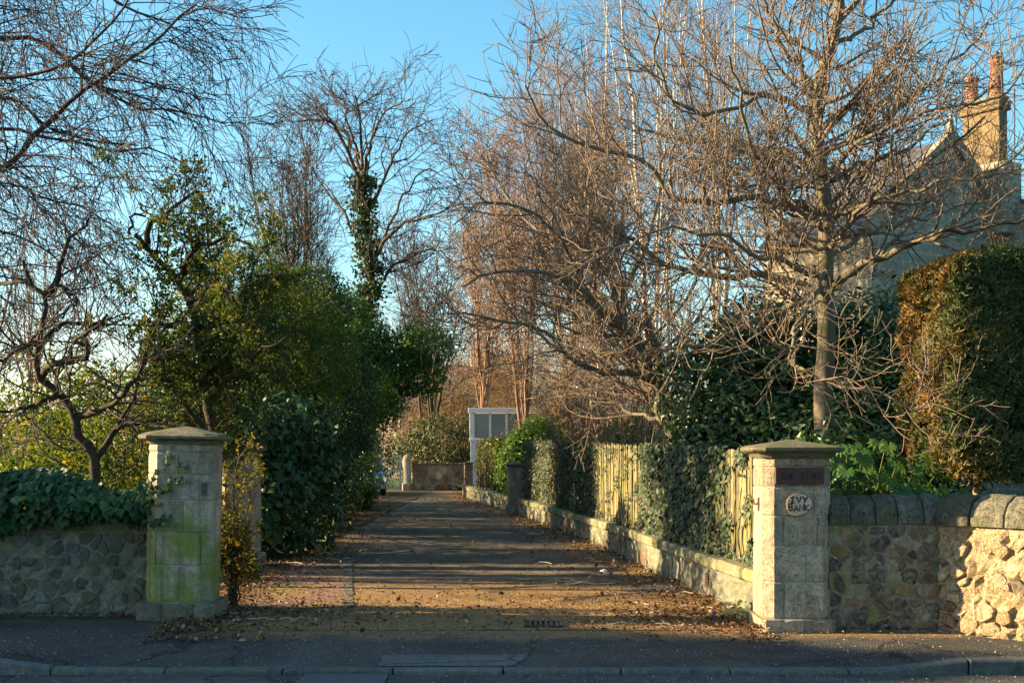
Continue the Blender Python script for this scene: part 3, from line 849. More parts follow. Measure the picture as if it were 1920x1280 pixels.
def garden_wall(loc, rz, L, h, t, label, mort, stones, cell, keep, cop, cseed, name='garden_wall', z0=0.0, over=.03, ch=.27, cl=(.19, .27), half=True, proud=(.008, .025), gap=(.012, .03), amp=.008, fl=.72):
    w = empty(name, loc, label, 'wall', rz=rz); rk = random.Random(cseed)
    obj('mortar', slab_mesh(L, h, t, amp=amp, seed=cseed), mort, w)
    rubble(w, L - .02, h - .03, cell, keep, stones, seed=cseed, proud=proud, gap=gap, fl=fl)
    x = 0.0
    while x < L - .05:
        ln = min(rk.uniform(*cl), L - x)
        o = obj('coping_stone', coping_mesh(ln - .008, t, ch * rk.uniform(.97, 1.02), over, rk, half), cop, w, (x, rk.uniform(-.006, .006), h + .004))
        x += ln
    return w

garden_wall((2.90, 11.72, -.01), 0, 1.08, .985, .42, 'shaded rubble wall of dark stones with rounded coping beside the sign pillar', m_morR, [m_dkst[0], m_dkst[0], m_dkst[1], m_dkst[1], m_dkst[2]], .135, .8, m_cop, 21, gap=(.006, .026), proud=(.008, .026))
garden_wall((3.90, 11.72, -.01), R(-50), 1.05, .985, .42, 'sunlit rough tan wall angled toward the road with rounded coping', m_morS, m_tanst + m_tanst + [m_dkst[1]], .17, .62, m_cop, 22, proud=(.012, .045), amp=.02, over=.05, ch=.28, cl=(.24, .34))
garden_wall((4.58, 10.93, -.01), 0, 6.0, .985, .42, 'tan rubble wall running along the footpath outside the entrance', m_morS, m_tanst + [m_dkst[1]], .22, .62, m_cop, 23, over=.05, proud=(.012, .04), amp=.012)
m_morL = stone_mat('green_mortar', [(.10, .095, .07), (.17, .165, .125), (.25, .24, .19)], moss=((.10, .125, .055), .6, 2.2), lichen=((.32, .33, .29), .5), scale=6, bstr=.9, bdist=.02, rnd=0)
m_Lst = [stone_mat('blue_whinstone', smear=(.12, .12, .095), cols=[(.035, .042, .048), (.075, .085, .09), (.13, .14, .14)], lichen=((.3, .31, .28), .5), scale=12, rnd=.5, bstr=.9),
         stone_mat('rusty_rubble', smear=(.12, .12, .095), cols=[(.06, .042, .03), (.11, .08, .055), (.16, .12, .08)], moss=((.08, .10, .04), .6, 5), scale=9, rnd=.5, bstr=.9),
         stone_mat('grey_rubble', smear=(.12, .12, .095), cols=[(.09, .09, .08), (.14, .14, .12), (.21, .21, .185)], moss=((.1, .12, .06), .4, 5), lichen=((.4, .4, .37), .6), scale=9, rnd=.5, bstr=.9)]
garden_wall((-10.5, 12.80, -.01), 0, 6.95, .86, .36, 'low mossy rubble wall under an ivy mantle beside the leaning pillar', m_morL, m_Lst, .15, .68, m_cap, 24, ch=.15, cl=(.45, .75), half=False, over=.02, gap=(.008, .024), proud=(.007, .024))

# low wall along the drive: straight pieces between bends
m_morW = stone_mat('limewashed_wall', [(.11, .11, .085), (.18, .18, .14), (.28, .275, .23)], moss=((.09, .10, .045), .75, 1.8), lichen=((.48, .5, .46), .6), scale=4, bstr=.8, bdist=.018, rnd=0)
m_lowcop = stone_mat('low_coping_stone', [(.13, .12, .075), (.20, .185, .12), (.28, .26, .18)], moss=((.13, .14, .045), .8, 2.5), lichen=((.4, .4, .33), .3), scale=6, bstr=.7, bdist=.012, rnd=.3)
def low_wall(y0, y1, h0, h1, label, seed, cell, keep):
    a = Vector((float(wall_x(y0)), y0, 0)); b = Vector((float(wall_x(y1)), y1, 0)); d = b - a; L = d.length; rz = math.atan2(d.y, d.x)
    # local x runs toward the gate so that the face (-y) looks onto the drive
    w = empty('low_wall', b, label, 'wall', rz=rz + PI); rk = random.Random(seed)
    me = slab_mesh(L, 1.0, .34, step=.12, amp=.008, seed=seed)
    for v in me.vertices: v.co.z *= (h1 + (h0 - h1) * v.co.x / L - .13)
    obj('mortar', me, m_morW, w)
    rubble(w, L - .02, min(h0, h1) - .16, cell, keep, m_Lst[2:] + [m_dkst[1]] + [m_morW], seed=seed, proud=(.006, .016), gap=(.008, .02))
    x = 0.0
    while x < L - .06:
        ln = min(rk.uniform(.55, 1.0), L - x); mb = MB(); h = h1 + (h0 - h1) * (x + ln / 2) / L
        mb.box(.004, ln - .004, -.055, .37, h - .128, h + rk.uniform(-.006, .006), .022)
        o = obj('coping_stone', mb.mesh('coping_stone'), m_lowcop, w, (x, rk.uniform(-.01, .01), 0)); x += ln
    return w
low_wall(12.26, 18.4, .50, .48, 'low lime streaked wall under the fence starting at the sign pillar', 31, .3, .45)
low_wall(18.4, 23.3, .48, .46, 'middle run of the low wall under the bare fence boards', 32, .34, .3)
low_wall(23.3, 32.9, .46, .44, 'far run of the low wall under dense ivy up to the square pillar', 33, .4, .2)
low_wall(33.4, 43.9, .42, .45, 'low mossy wall below the clipped hedge beyond the square pillar', 34, .45, .2)

# ------------------------------------------------------------------ board fence on the low wall
m_slat = []
for i, c in enumerate([(.155, .13, .072), (.20, .165, .088), (.12, .105, .065)]):
    m_slat.append(stone_mat('weathered_board_%s' % 'abc'[i], [tuple(x * .75 for x in c), c, tuple(x * 1.25 for x in c)], moss=((.13, .145, .04), .7, 2.0), scale=7, bstr=.35, bdist=.006, rnd=.6))
fence = empty('board_fence', (2.45, 12.3, .5), 'weathered upright board fence on the low wall half covered by ivy', 'fence')
rk = random.Random(41); y = 12.34; nsl = 0
def fence_h(y): return float(np.interp(y, [12.3, 17, 22, 33], [1.63, 1.70, 1.76, 1.86]))
slat_me = []
for k in range(5):
    mb = MB(); mb.box(-.011, .011, -.047, .047, 0, 1.0, .003); slat_me.append(mb.mesh('board'))
while y < 32.8:
    z0 = float(np.interp(y, [12.3, 18.4, 23.3, 33], [.505, .485, .465, .445])); h = fence_h(y) + rk.uniform(-.015, .02)
    ang = math.atan2(float(wall_x(y + .2) - wall_x(y)), .2)
    me = slat_me[rk.randrange(5)].copy(); me.materials.append(rk.choice(m_slat))
    o = obj('board', me, None, fence, (float(wall_x(y)) + .12 + rk.uniform(-.006, .006) - 2.45, y - 12.3, z0 - .5), (rk.uniform(-.012, .012), rk.uniform(-.01, .01), -ang))
    o.scale = (1, 1, h - z0); nsl += 1
    y += .112 if nsl < 190 else .13
for zz in (.72, 1.42):
    mb = MB(); pts = [(float(wall_x(q)) + .165 - 2.45, q - 12.3, zz - .5) for q in np.linspace(12.35, 32.7, 22)]
    for p, q in zip(pts[:-1], pts[1:]): mb.bar(p, q, .07, .04)
    obj('rail', mb.mesh('rail'), m_slat[2], fence)

# ------------------------------------------------------------------ far end: wall, gate, post, glazed porch, car
m_farw = stone_mat('far_wall_mortar', [(.16, .13, .09), (.26, .21, .15), (.34, .29, .21)], moss=((.13, .13, .06), .5, 1.2), scale=3, rnd=0)
m_farst = [stone_mat('red_rubble', [(.12, .06, .035), (.19, .10, .06), (.25, .15, .09)], scale=5, rnd=.5), m_tanst[1], m_dkst[1]]
fw = garden_wall((-4.13, 53.0, 0), 0, 4.6, 1.04, .35, 'rubble wall closing the far end of the drive', m_farw, m_farst, .34, .75, m_cap, 51, ch=.10, cl=(.6, .9), half=False, gap=(.02, .05), proud=(.01, .03))
m_post = stone_mat('post_stone', [(.20, .16, .12), (.29, .24, .18), (.36, .31, .24)], moss=((.13, .14, .07), .4, 2), scale=4)
t = empty('gate_post', (-4.34, 52.85, 0), 'round headed stone gate post at the far end of the drive', 'gate post')
def sq(w, z): return [(x, y, z) for x, y in oct_ring(w, w * .35)]
mb = MB(); mb.rings([sq(.20, 0), sq(.20, .32), sq(.175, .34), sq(.165, 1.25), sq(.155, 1.34), sq(.125, 1.42), sq(.07, 1.475), sq(.01, 1.49)]); obj('shaft', mb.mesh('shaft', True), m_post, t)
mb = MB(); mb.rings([sq(.215, .0), sq(.215, .28), sq(.19, .33)]); obj('foot', mb.mesh('foot'), m_sandR, t)

m_gate = plain_mat('sage_gate_paint', (.30, .36, .31), .5, 0, .12)
m_sign = plain_mat('white_sign', (.75, .73, .68), .5, 0, .05)
t = empty('garden_gate', (-4.56, 52.85, 0), 'sage green wooden gate with lattice top and upright bars', 'gate')
GW = 1.86
def gb(nm, x0, x1, z0, z1, y0=-.03, y1=.03):
    mb = MB(); mb.box(x0, x1, y0, y1, z0, z1, .005); return obj(nm, mb.mesh(nm), m_gate, t)
for x0 in (-.09, -.92, -GW): gb('stile', x0, x0 + .085, .06, 1.46 if x0 != -.92 else 1.40)
for z0, hh in ((.06, .10), (.80, .09), (1.40, .06)): gb('rail', -GW + .085, -.92, z0, z0 + hh, -.026, .026); gb('rail', -.835, -.09, z0, z0 + hh, -.026, .026)
for s0, s1 in ((-GW + .085, -.92), (-.835, -.09)):
    for i in range(8):
        c = s0 + (i + .5) * (s1 - s0) / 8; gb('bar', c - .016, c + .016, .16, .80, -.014, .014)
    w = s1 - s0; n = 3
    for i in range(-2, n):
        for sgn in (1, -1):
            a0, a1 = max(s0, s0 + i * w / n), min(s1, s0 + i * w / n + .51)
            if a1 - a0 < .06: continue
            za, zb = .89 + (a0 - (s0 + i * w / n)), .89 + (a1 - (s0 + i * w / n))
            if sgn < 0: za, zb = 2.29 - za, 2.29 - zb
            mb = MB(); mb.bar((a0, .006 * sgn, za), (a1, .006 * sgn, zb), .022, .011); obj('lattice_bar', mb.mesh('lattice_bar'), m_gate, t)
t2 = empty('gate_sign', (-5.25, 52.80, .83), 'small white sign plate fixed on the sage green gate', 'sign')
mb = MB(); mb.box(-.16, .16, -.012, 0, 0, .105, .002); obj('plate', mb.mesh('plate'), m_sign, t2)

m_wht = plain_mat('white_frame', (.80, .80, .79), .45, 0, .06)
m_glass, n, l, b = new_mat('porch_glass'); b.inputs['Base Color'].default_value = (.10, .17, .20, 1); b.inputs['Roughness'].default_value = .06; b.inputs['Specular IOR Level'].default_value = .8
t = empty('glazed_porch', (-1.50, 46.2, 0), 'white framed glazed porch rising above the clipped hedge', 'porch')
def pb(nm, x0, x1, y0, y1, z0, z1, m=m_wht, par=t):
    mb = MB(); mb.box(x0, x1, y0, y1, z0, z1, .006); return obj(nm, mb.mesh(nm), m, par)
pb('wall', 0, 2.6, 0, 2.2, 0, 2.05)
pb('corner_post', -.03, .12, -.03, .12, 2.05, 3.02); pb('corner_post', 2.5, 2.63, -.03, .12, 2.05, 3.02)
pb('window_sill', -.05, 2.65, -.06, .0, 2.0, 2.09); pb('roof_beam', -.08, 2.7, -.08, 2.2, 3.02, 3.2)
for i in range(4):
    x0 = .14 + i * .595; w = pb('window', x0, x0 + .55, .04, .07, 2.10, 3.0, m_glass)
    for q in ((x0 - .03, x0 + .02), (x0 + .53, x0 + .58)): pb('frame', q[0], q[1], .0, .035, 2.09, 3.02, m_wht, w)
    pb('curtain', x0 + .05, x0 + .22, .075, .085, 2.12, 2.98, m_sign, w)
pb('back_wall', 0, 2.6, 2.21, 2.3, 2.05, 3.02)

# parked car: body from a side profile, nose toward the road
m_car, n, l, b = new_mat('silver_blue_paint'); b.inputs['Base Color'].default_value = (.16, .22, .30, 1); b.inputs['Metallic'].default_value = .6; b.inputs['Roughness'].default_value = .28
m_tyre = plain_mat('tyre_rubber', (.015, .015, .015), .85); m_rim2 = plain_mat('wheel_alloy', (.4, .4, .4), .35, .8)
m_cgl, n, l, b = new_mat('car_glass'); b.inputs['Base Color'].default_value = (.02, .03, .04, 1); b.inputs['Roughness'].default_value = .04; b.inputs['Specular IOR Level'].default_value = .9
m_lamp = plain_mat('lamp_glass', (.6, .62, .62), .12, 0, .05, spec=.8)
car = empty('parked_car', (-5.45, 46.2, .01), 'silver blue car parked behind the hedge with only its corner showing', 'car', rz=R(6))
prof = [(0, .28, .86), (-.02, .55, .9), (.05, .72, .88), (.5, .84, .86), (1.05, .93, .85), (4.0, .95, .85), (4.1, .6, .86), (4.05, .28, .84)]
mb = MB()
mb.rings([[(hw * f, y + (2.0 - y) * (.03 if abs(f) == 1 else 0), z - (.03 if abs(f) == 1 and z > .5 else 0)) for y, z, hw in prof] for f in (-1, -.93, -.5, 0, .5, .93, 1)])
obj('body', mb.mesh('body'), m_car, car)
mb = MB(); mb.rings([[(-.78, 1.0, .93), (.78, 1.0, .93), (.80, 3.95, .95), (-.80, 3.95, .95)], [(-.58, 1.75, 1.42), (.58, 1.75, 1.42), (.60, 3.3, 1.44), (-.60, 3.3, 1.44)]]); obj('roof', mb.mesh('roof'), m_car, car)
mb = MB(); mb.rings([[(-.70, 1.02, .955), (.70, 1.02, .955), (.56, 1.70, 1.39), (-.56, 1.70, 1.39)], [(-.70, 1.0, .965), (.70, 1.0, .965), (.56, 1.68, 1.40), (-.56, 1.68, 1.40)]]); obj('windscreen', mb.mesh('windscreen'), m_cgl, car)
for s in (-1, 1):
    mb = MB(); mb.rings([[(s * .785, 1.35, .965), (s * .795, 3.7, .975), (s * .63, 3.2, 1.38), (s * .62, 1.85, 1.37)], [(s * .80, 1.35, .97), (s * .81, 3.7, .98), (s * .645, 3.2, 1.385), (s * .635, 1.85, 1.375)]]); obj('side_window', mb.mesh('side_window'), m_cgl, car)
    mb = MB(); mb.box(s * .68 - .14, s * .68 + .14, -.03, .10, .58, .72, .02); obj('headlight', mb.mesh('headlight'), m_lamp, car)
    mb = MB(); mb.box(s * .93 - .09, s * .93 + .09, 1.15, 1.27, .92, 1.05, .03); obj('wing_mirror', mb.mesh('wing_mirror'), m_car, car)
    for y in (.78, 3.35):
        mb = MB()
        mb.rings([[(s * xx, y + r * math.cos(a), .31 + r * math.sin(a)) for a in [2 * PI * j / 20 for j in range(20)]] for xx, r in ((.68, .28), (.70, .31), (.88, .31), (.90, .28), (.89, .2))]); wh = obj('wheel', mb.mesh('wheel', True), m_tyre, car)
        mb = MB(); mb.rings([[(s * xx, y + r * math.cos(a), .31 + r * math.sin(a)) for a in [2 * PI * j / 14 for j in range(14)]] for xx, r in ((.86, .2), (.905, .19), (.885, .05))]); obj('rim', mb.mesh('rim'), m_rim2, wh)
mb = MB(); mb.box(-.78, .78, -.06, .06, .26, .45, .03); obj('bumper', mb.mesh('bumper'), m_car, car)
mb = MB(); mb.box(-.26, .26, -.075, -.06, .34, .44, .003); obj('number_plate', mb.mesh('number_plate'), m_sign, car)

# ------------------------------------------------------------------ houses
m_hwall = stone_mat('house_stone', [(.20, .19, .155), (.27, .255, .21), (.34, .32, .27)], scale=1.6, bstr=.5, bdist=.03, rnd=0)
n, l = m_hwall.node_tree.nodes, m_hwall.node_tree.links; bs = n['Principled BSDF']; tc = N(n, 'ShaderNodeTexCoord').outputs['Object']
sp = N(n, 'ShaderNodeSeparateXYZ'); l.new(tc, sp.inputs[0]); cb = N(n, 'ShaderNodeCombineXYZ'); l.new(maths(n, l, 'ADD', sp.outputs[0], sp.outputs[1]), cb.inputs[0]); l.new(sp.outputs[2], cb.inputs[1])
bk = N(n, 'ShaderNodeTexBrick', Scale=1.0); l.new(cb.outputs[0], bk.inputs['Vector'])
for k, v in (('Brick Width', .62), ('Row Height', .3), ('Mortar Size', .018), ('Color1', (.75, .72, .66, 1)), ('Color2', (1, .97, .9, 1)), ('Mortar', (1.25, 1.2, 1.1, 1))): bk.inputs[k].default_value = v
src = bs.inputs['Base Color'].links[0].from_socket; l.new(mixc(n, l, 1.0, src, bk.outputs['Color'], 'MULTIPLY'), bs.inputs['Base Color'])
m_skew = stone_mat('skew_stone', [(.20, .17, .12), (.27, .23, .165), (.34, .29, .215)], scale=3, rnd=.3)
m_slate = stone_mat('roof_slate', [(.045, .05, .065), (.075, .08, .10), (.11, .115, .135)], scale=5, rnd=.4, bstr=.5)
m_chim = stone_mat('chimney_render', [(.085, .064, .038), (.14, .105, .058), (.20, .155, .09)], lichen=((.3, .26, .18), .4), scale=2.2, rnd=0)
m_pot = stone_mat('terracotta', [(.26, .105, .06), (.35, .16, .095), (.42, .24, .16)], scale=4, rnd=.3)
m_win, n, l, b = new_mat('house_window'); b.inputs['Base Color'].default_value = (.03, .04, .05, 1); b.inputs['Roughness'].default_value = .08
ap = at(1782, 262, 38.0)
HR = R(35)
house = empty('stone_house', (ap[0], ap[1], .2), 'stone house with gable and tall ochre chimney behind the budding tree', 'house', rz=HR)
# local frame: gable on y 0 facing -y, ridge runs along +y
HA = ap[2] - .2; HE = HA - 2.8; HW = 3.5; HD = 4.2
mb = MB(); mb.rings([[(-HW, y, 0), (HW, y, 0), (HW, y, HE), (0, y, HA - .12), (-HW, y, HE)] for y in (0, HD)]); obj('wall', mb.mesh('wall'), m_hwall, house)
for s in (-1, 1):
    roof = MB(); n0 = Vector((s * (HA - HE), 0, HW)).normalized() * .12
    p = [Vector((0, .1, HA - .1)), Vector((0, HD - .1, HA - .1)), Vector((s * (HW + .25), HD - .1, HE - .3)), Vector((s * (HW + .25), .1, HE - .3))]
    roof.rings([p, [q + n0 for q in p]]); ro = obj('roof', roof.mesh('roof'), m_slate, house)
    L = math.hypot(HW + .3, HA - HE); k = 9
    for i in range(k):                       # skew stones up the gable edge
        a, c = i / k, (i + .97) / k; mb = MB()
        f = lambda u: Vector((s * (HW + .3) * (1 - u), 0, HE - .25 + (HA - HE + .25) * u))
        mb.bar(f(a) + Vector((0, -.02, .1)), f(c) + Vector((0, -.02, .1)), .34, .24); obj('skew_stone', mb.mesh('skew_stone'), m_skew, house)
    for yy in (2.1,):
        for zz in (1.2, 4.6):
            mb = MB(); mb.box(s * HW - .03, s * HW + .03, yy - .5, yy + .5, zz, zz + 1.8); w = obj('window', mb.mesh('window'), m_win, house)
            for q in ((-.56, -.46), (.46, .56)):
                mb = MB(); mb.box(s * HW - .05, s * HW + .05, yy + q[0], yy + q[1], zz - .1, zz + 1.9); obj('frame', mb.mesh('frame'), m_wht, w)
            mb = MB(); mb.box(s * HW - .06, s * HW + .06, yy - .46, yy + .46, zz + .87, zz + .95); obj('sash_bar', mb.mesh('sash_bar'), m_wht, w)
mb = MB(); mb.rings([[(x * .16 * k, y * .16 * k, z) for x, y in ((-1, -1), (1, -1), (1, 1), (-1, 1))] for k, z in ((1, HA + .05), (1, HA + .2), (.5, HA + .3), (.35, HA + .6), (.1, HA + .75))]); obj('finial', mb.mesh('finial'), m_skew, house)
# main block behind with the tall stack
cx, cy, cz = at(1846, 312, 39.5)
chim_z = (cz - .2)
inv = Matrix.Rotation(-HR, 3, 'Z'); lc = inv @ Vector((cx - ap[0], cy - ap[1], 0))
def stack(x0, x1, y0, y1, z0, z1, nm, m):
    mb = MB(); mb.box(lc.x + x0, lc.x + x1, lc.y + y0, lc.y + y1, z0, z1, .02); return obj(nm, mb.mesh(nm), m, house)
SH = 1.95
ch = stack(-.20, .20, -.66, .66, chim_z - .3, chim_z + SH, 'chimney', m_chim)
stack(-.36, .5, -.95, .95, chim_z - 2.2, chim_z - .02, 'chimney_base', m_hwall)
def cpart(nm, me, m): return obj(nm, me, m, ch)
mb = MB(); mb.box(lc.x - .30, lc.x + .30, lc.y - .74, lc.y + .74, chim_z + SH - .34, chim_z + SH - .05, .03); cpart('cornice', mb.mesh('cornice'), m_chim)
mb = MB(); mb.box(lc.x - .26, lc.x + .26, lc.y - .70, lc.y + .70, chim_z + SH - .05, chim_z + SH + .1, .03); cpart('flaunching', mb.mesh('flaunching'), m_cap)
for yy, hh, rr in ((-.42, 1.12, .2), (.45, .78, .19)):
    prof = [(rr * 1.1, 0), (rr * 1.1, .08), (rr, .1), (rr * .93, hh - .12), (rr * 1.15, hh - .1), (rr * 1.15, hh - .03), (rr * .95, hh), (rr * .7, hh - .05)]
    mb = MB(); mb.rings([[(lc.x + r * math.cos(a), lc.y + yy + r * math.sin(a), chim_z + SH + .1 + z) for a in [2 * PI * j / 16 for j in range(16)]] for r, z in prof]); cpart('chimney_pot', mb.mesh('chimney_pot', True), m_pot)
mb = MB(); mb.rings([[(lc.x + r * math.cos(a), lc.y - .42 + r * math.sin(a), chim_z + SH + .1 + z) for a in [2 * PI * j / 12 for j in range(12)]] for r, z in ((.2, 1.12), (.24, 1.15), (.12, 1.24), (.05, 1.26), (.10, 1.32), (.02, 1.4))]); cpart('cowl', mb.mesh('cowl', True), m_galv)
# block to the side with slate roof
bx, by = lc.x + .2, lc.y
mb = MB(); mb.rings([[(x, by - 4.2, 0), (x, by + 4.2, 0), (x, by + 4.2, HE + .2), (x, by, chim_z - 1.0), (x, by - 4.2, HE + .2)] for x in (bx, bx + 12)]); obj('side_wing', mb.mesh('side_wing'), m_hwall, house)
for s in (-1, 1):
    mb = MB(); p = [Vector((bx + .2, by, chim_z - .92)), Vector((bx + 12, by, chim_z - .92)), Vector((bx + 12, by + s * 4.5, HE + .02)), Vector((bx + .2, by + s * 4.5, HE + .02))]
    mb.rings([p, [q + Vector((0, s * .06, .1)) for q in p]]); obj('wing_roof', mb.mesh('wing_roof'), m_slate, house)
# aerial on its own pole
apx = at(1902, 180, 40.5)
t = empty('television_aerial', (apx[0], apx[1], 9.4), 'thin television aerial on a pole right of the chimney', 'aerial')
mb = MB(); mb.tube([(0, 0, 0), (0, 0, apx[2] - 9.4 + .25)], .022, 6); obj('pole', mb.mesh('pole'), m_galv, t)
zt = apx[2] - 9.4
mb = MB(); mb.tube([(-.35, 0, zt + .1), (.2, -.1, zt - .05)], .015, 5); obj('boom', mb.mesh('boom'), m_galv, t)
for i in range(6):
    q = -.35 + i * .1; zz = zt + .1 - (i * .1) * .27
    mb = MB(); mb.tube([(q, -.02 * i, zz - .16), (q, -.02 * i, zz + .16)], .009, 5); obj('element', mb.mesh('element'), m_galv, t)

m_far = stone_mat('pink_far_stone', [(.34, .24, .18), (.42, .31, .24), (.48, .37, .3)], scale=1.0, rnd=0)
fh = empty('far_house', (-5.5, 78, 0), 'distant pinkish house with grey roof beyond the end of the drive', 'house', rz=R(-20))
mb = MB(); mb.rings([[(x, -3.2, 0), (x, 3.2, 0), (x, 3.2, 4.4), (x, 0, 6.7), (x, -3.2, 4.4)] for x in (-4.5, 4.5)]); obj('wall', mb.mesh('wall'), m_far, fh)
for s in (-1, 1):
    mb = MB(); p = [Vector((-4.7, 0, 6.75)), Vector((4.7, 0, 6.75)), Vector((4.7, s * 3.6, 4.15)), Vector((-4.7, s * 3.6, 4.15))]
    mb.rings([p, [q + Vector((0, s * .06, .12)) for q in p]]); obj('roof', mb.mesh('roof'), m_slate, fh)
mb = MB(); mb.box(3.4, 4.4, -.5, .5, 6.2, 7.6, .04); ck = obj('chimney', mb.mesh('chimney'), m_far, fh)
for q in (3.65, 4.15):
    mb = MB(); mb.tube([(q, 0, 7.6), (q, 0, 8.1)], [.16, .13], 10); obj('chimney_pot', mb.mesh('chimney_pot'), m_pot, ck)
for xx in (-2.8, 0, 2.8):
    for zz in (.9, 3.0):
        mb = MB(); mb.box(xx - .45, xx + .45, -3.24, -3.18, zz, zz + 1.4); w = obj('window', mb.mesh('window'), m_win, fh)
        mb = MB(); mb.box(xx - .03, xx + .03, -3.26, -3.24, zz, zz + 1.4); obj('sash_bar', mb.mesh('sash_bar'), m_wht, w)

# unseen house, added and shaped so that its roof slope shades the footpath
HN, HB = 10.9, 4.6
nh = empty('added_shade_house', (-30, 12.7, 0), 'unseen gabled stone house added to shade the footpath', 'house')
mb = MB(); mb.rings([[(x, -HB, 0), (x, HB, 0), (x, HB, HN - .8 * HB), (x, 0, HN), (x, -HB, HN - .8 * HB)] for x in (-11, 0)]); obj('wall', mb.mesh('wall'), m_hwall, nh)
for s in (-1, 1):
    mb = MB(); p = [Vector((-11.2, 0, HN + .03)), Vector((.2, 0, HN + .03)), Vector((.2, s * (HB + .3), HN - .8 * HB - .21)), Vector((-11.2, s * (HB + .3), HN - .8 * HB - .21))]
    mb.rings([p, [q + Vector((0, s * .08, .1)) for q in p]]); obj('roof', mb.mesh('roof'), m_slate, nh)
for yy in (-2.4, 2.4):
    for zz in (1.2, 4.0):
        mb = MB(); mb.box(-.02, .03, yy - .55, yy + .55, zz, zz + 1.7); w = obj('window', mb.mesh('window'), m_win, nh)
        mb = MB(); mb.box(.03, .06, yy - .03, yy + .03, zz, zz + 1.7); obj('sash_bar', mb.mesh('sash_bar'), m_wht, w)
# ------------------------------------------------------------------ plant materials
b_hero = bark_mat('grey_bark', [(.085, .07, .052), (.145, .12, .09), (.20, .17, .13)], 12, moss=(.11, .115, .06))
b_herot = bark_mat('brown_twig', [(.085, .064, .048), (.16, .122, .092), (.24, .19, .145)], 20)
b_birch = bark_mat('dark_birch_bark', [(.035, .028, .028), (.065, .052, .05), (.10, .08, .07)], 15)
b_apple = bark_mat('mossy_bark', [(.018, .014, .010), (.038, .030, .021), (.06, .048, .034)], 12, moss=(.048, .05, .02))
b_btwig = bark_mat('mauve_twig', [(.10, .07, .06), (.16, .115, .095), (.22, .165, .14)], 10)
b_pale = bark_mat('pale_stem', [(.30, .26, .21), (.46, .41, .35), (.58, .53, .46)], 6)
b_red = bark_mat('russet_twig', [(.13, .08, .055), (.20, .125, .085), (.27, .18, .125)], 10)
b_gold = bark_mat('golden_twig', [(.12, .08, .045), (.19, .13, .075), (.26, .185, .11)], 10)
b_stem = bark_mat('dark_stem', [(.03, .022, .015), (.06, .045, .03), (.09, .07, .045)], 15)
l_ivy = leaf_mat('ivy_leaf', [(0, (.012, .035, .014)), (.45, (.022, .062, .024)), (.8, (.035, .085, .028)), (1, (.12, .15, .03))], trans=.14, rough=.5, spec=.22)
l_fivy = leaf_mat('fence_ivy_leaf', [(0, (.008, .020, .009)), (.5, (.020, .044, .017)), (.88, (.045, .075, .026)), (.97, (.10, .07, .035)), (1, (.14, .09, .05))], trans=.12, rough=.5, spec=.22)
l_rhodo = leaf_mat('rhododendron_leaf', [(0, (.018, .045, .013)), (.5, (.04, .09, .024)), (1, (.09, .16, .035))], trans=.22, rough=.38, spec=.45)
l_fats = leaf_mat('fatsia_leaf', [(0, (.022, .06, .014)), (.5, (.045, .11, .024)), (1, (.09, .17, .035))], trans=.35, tcol=(1.3, 1.25, .4), rough=.4, spec=.35)
l_small = leaf_mat('small_green_leaf', [(0, (.025, .055, .016)), (.4, (.05, .095, .022)), (.70, (.085, .12, .03)), (.9, (.20, .185, .04)), (1, (.20, .10, .03))], trans=.42, tcol=(1.7, 1.5, .38), rough=.55, spec=.2)
l_dark = leaf_mat('yew_dark_leaf', [(0, (.012, .034, .014)), (.6, (.028, .068, .024)), (1, (.07, .105, .03))], trans=.28, tcol=(1.5, 1.35, .4), rough=.5, spec=.25)
l_yel = leaf_mat('yellow_green_leaf', [(0, (.05, .075, .015)), (.5, (.11, .12, .02)), (.85, (.21, .185, .03)), (1, (.32, .18, .03))], trans=.45, tcol=(1.6, 1.35, .35), rough=.6, spec=.12)
l_laur = leaf_mat('laurel_leaf', [(0, (.02, .055, .012)), (.5, (.045, .105, .02)), (1, (.10, .17, .03))], trans=.38, tcol=(1.5, 1.4, .35), rough=.45, spec=.22)
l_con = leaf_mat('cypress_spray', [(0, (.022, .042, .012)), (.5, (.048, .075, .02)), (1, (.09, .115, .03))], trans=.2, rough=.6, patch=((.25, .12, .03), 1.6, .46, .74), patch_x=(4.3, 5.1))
l_hedge = leaf_mat('hedge_leaf', [(0, (.025, .04, .012)), (.5, (.05, .07, .02)), (1, (.12, .13, .03))], trans=.25)

def deep(pts, d0):
    """list of (px, py[, d]) -> points"""
    out = []
    for p in pts: out.append(at(p[0], p[1], p[2] if len(p) > 2 else d0))
    return out

def tree_root(name, base, label, cat='tree', group=None):
    return empty(name, base, label, cat, group)

def local(br, base):
    return Br(br.P - np.array(base), br.W)

def put_tree(name, base, label, trunk_sets, crown_sets, bt, bc, cat='tree', group=None, crown='crown'):
    t = tree_root(name, base, label, cat, group)
    tubes('trunk', [(local(b, base), s) for b, s in trunk_sets], bt, t)
    if crown_sets: tubes(crown, [(local(b, base), s) for b, s in crown_sets], bc, t)
    return t

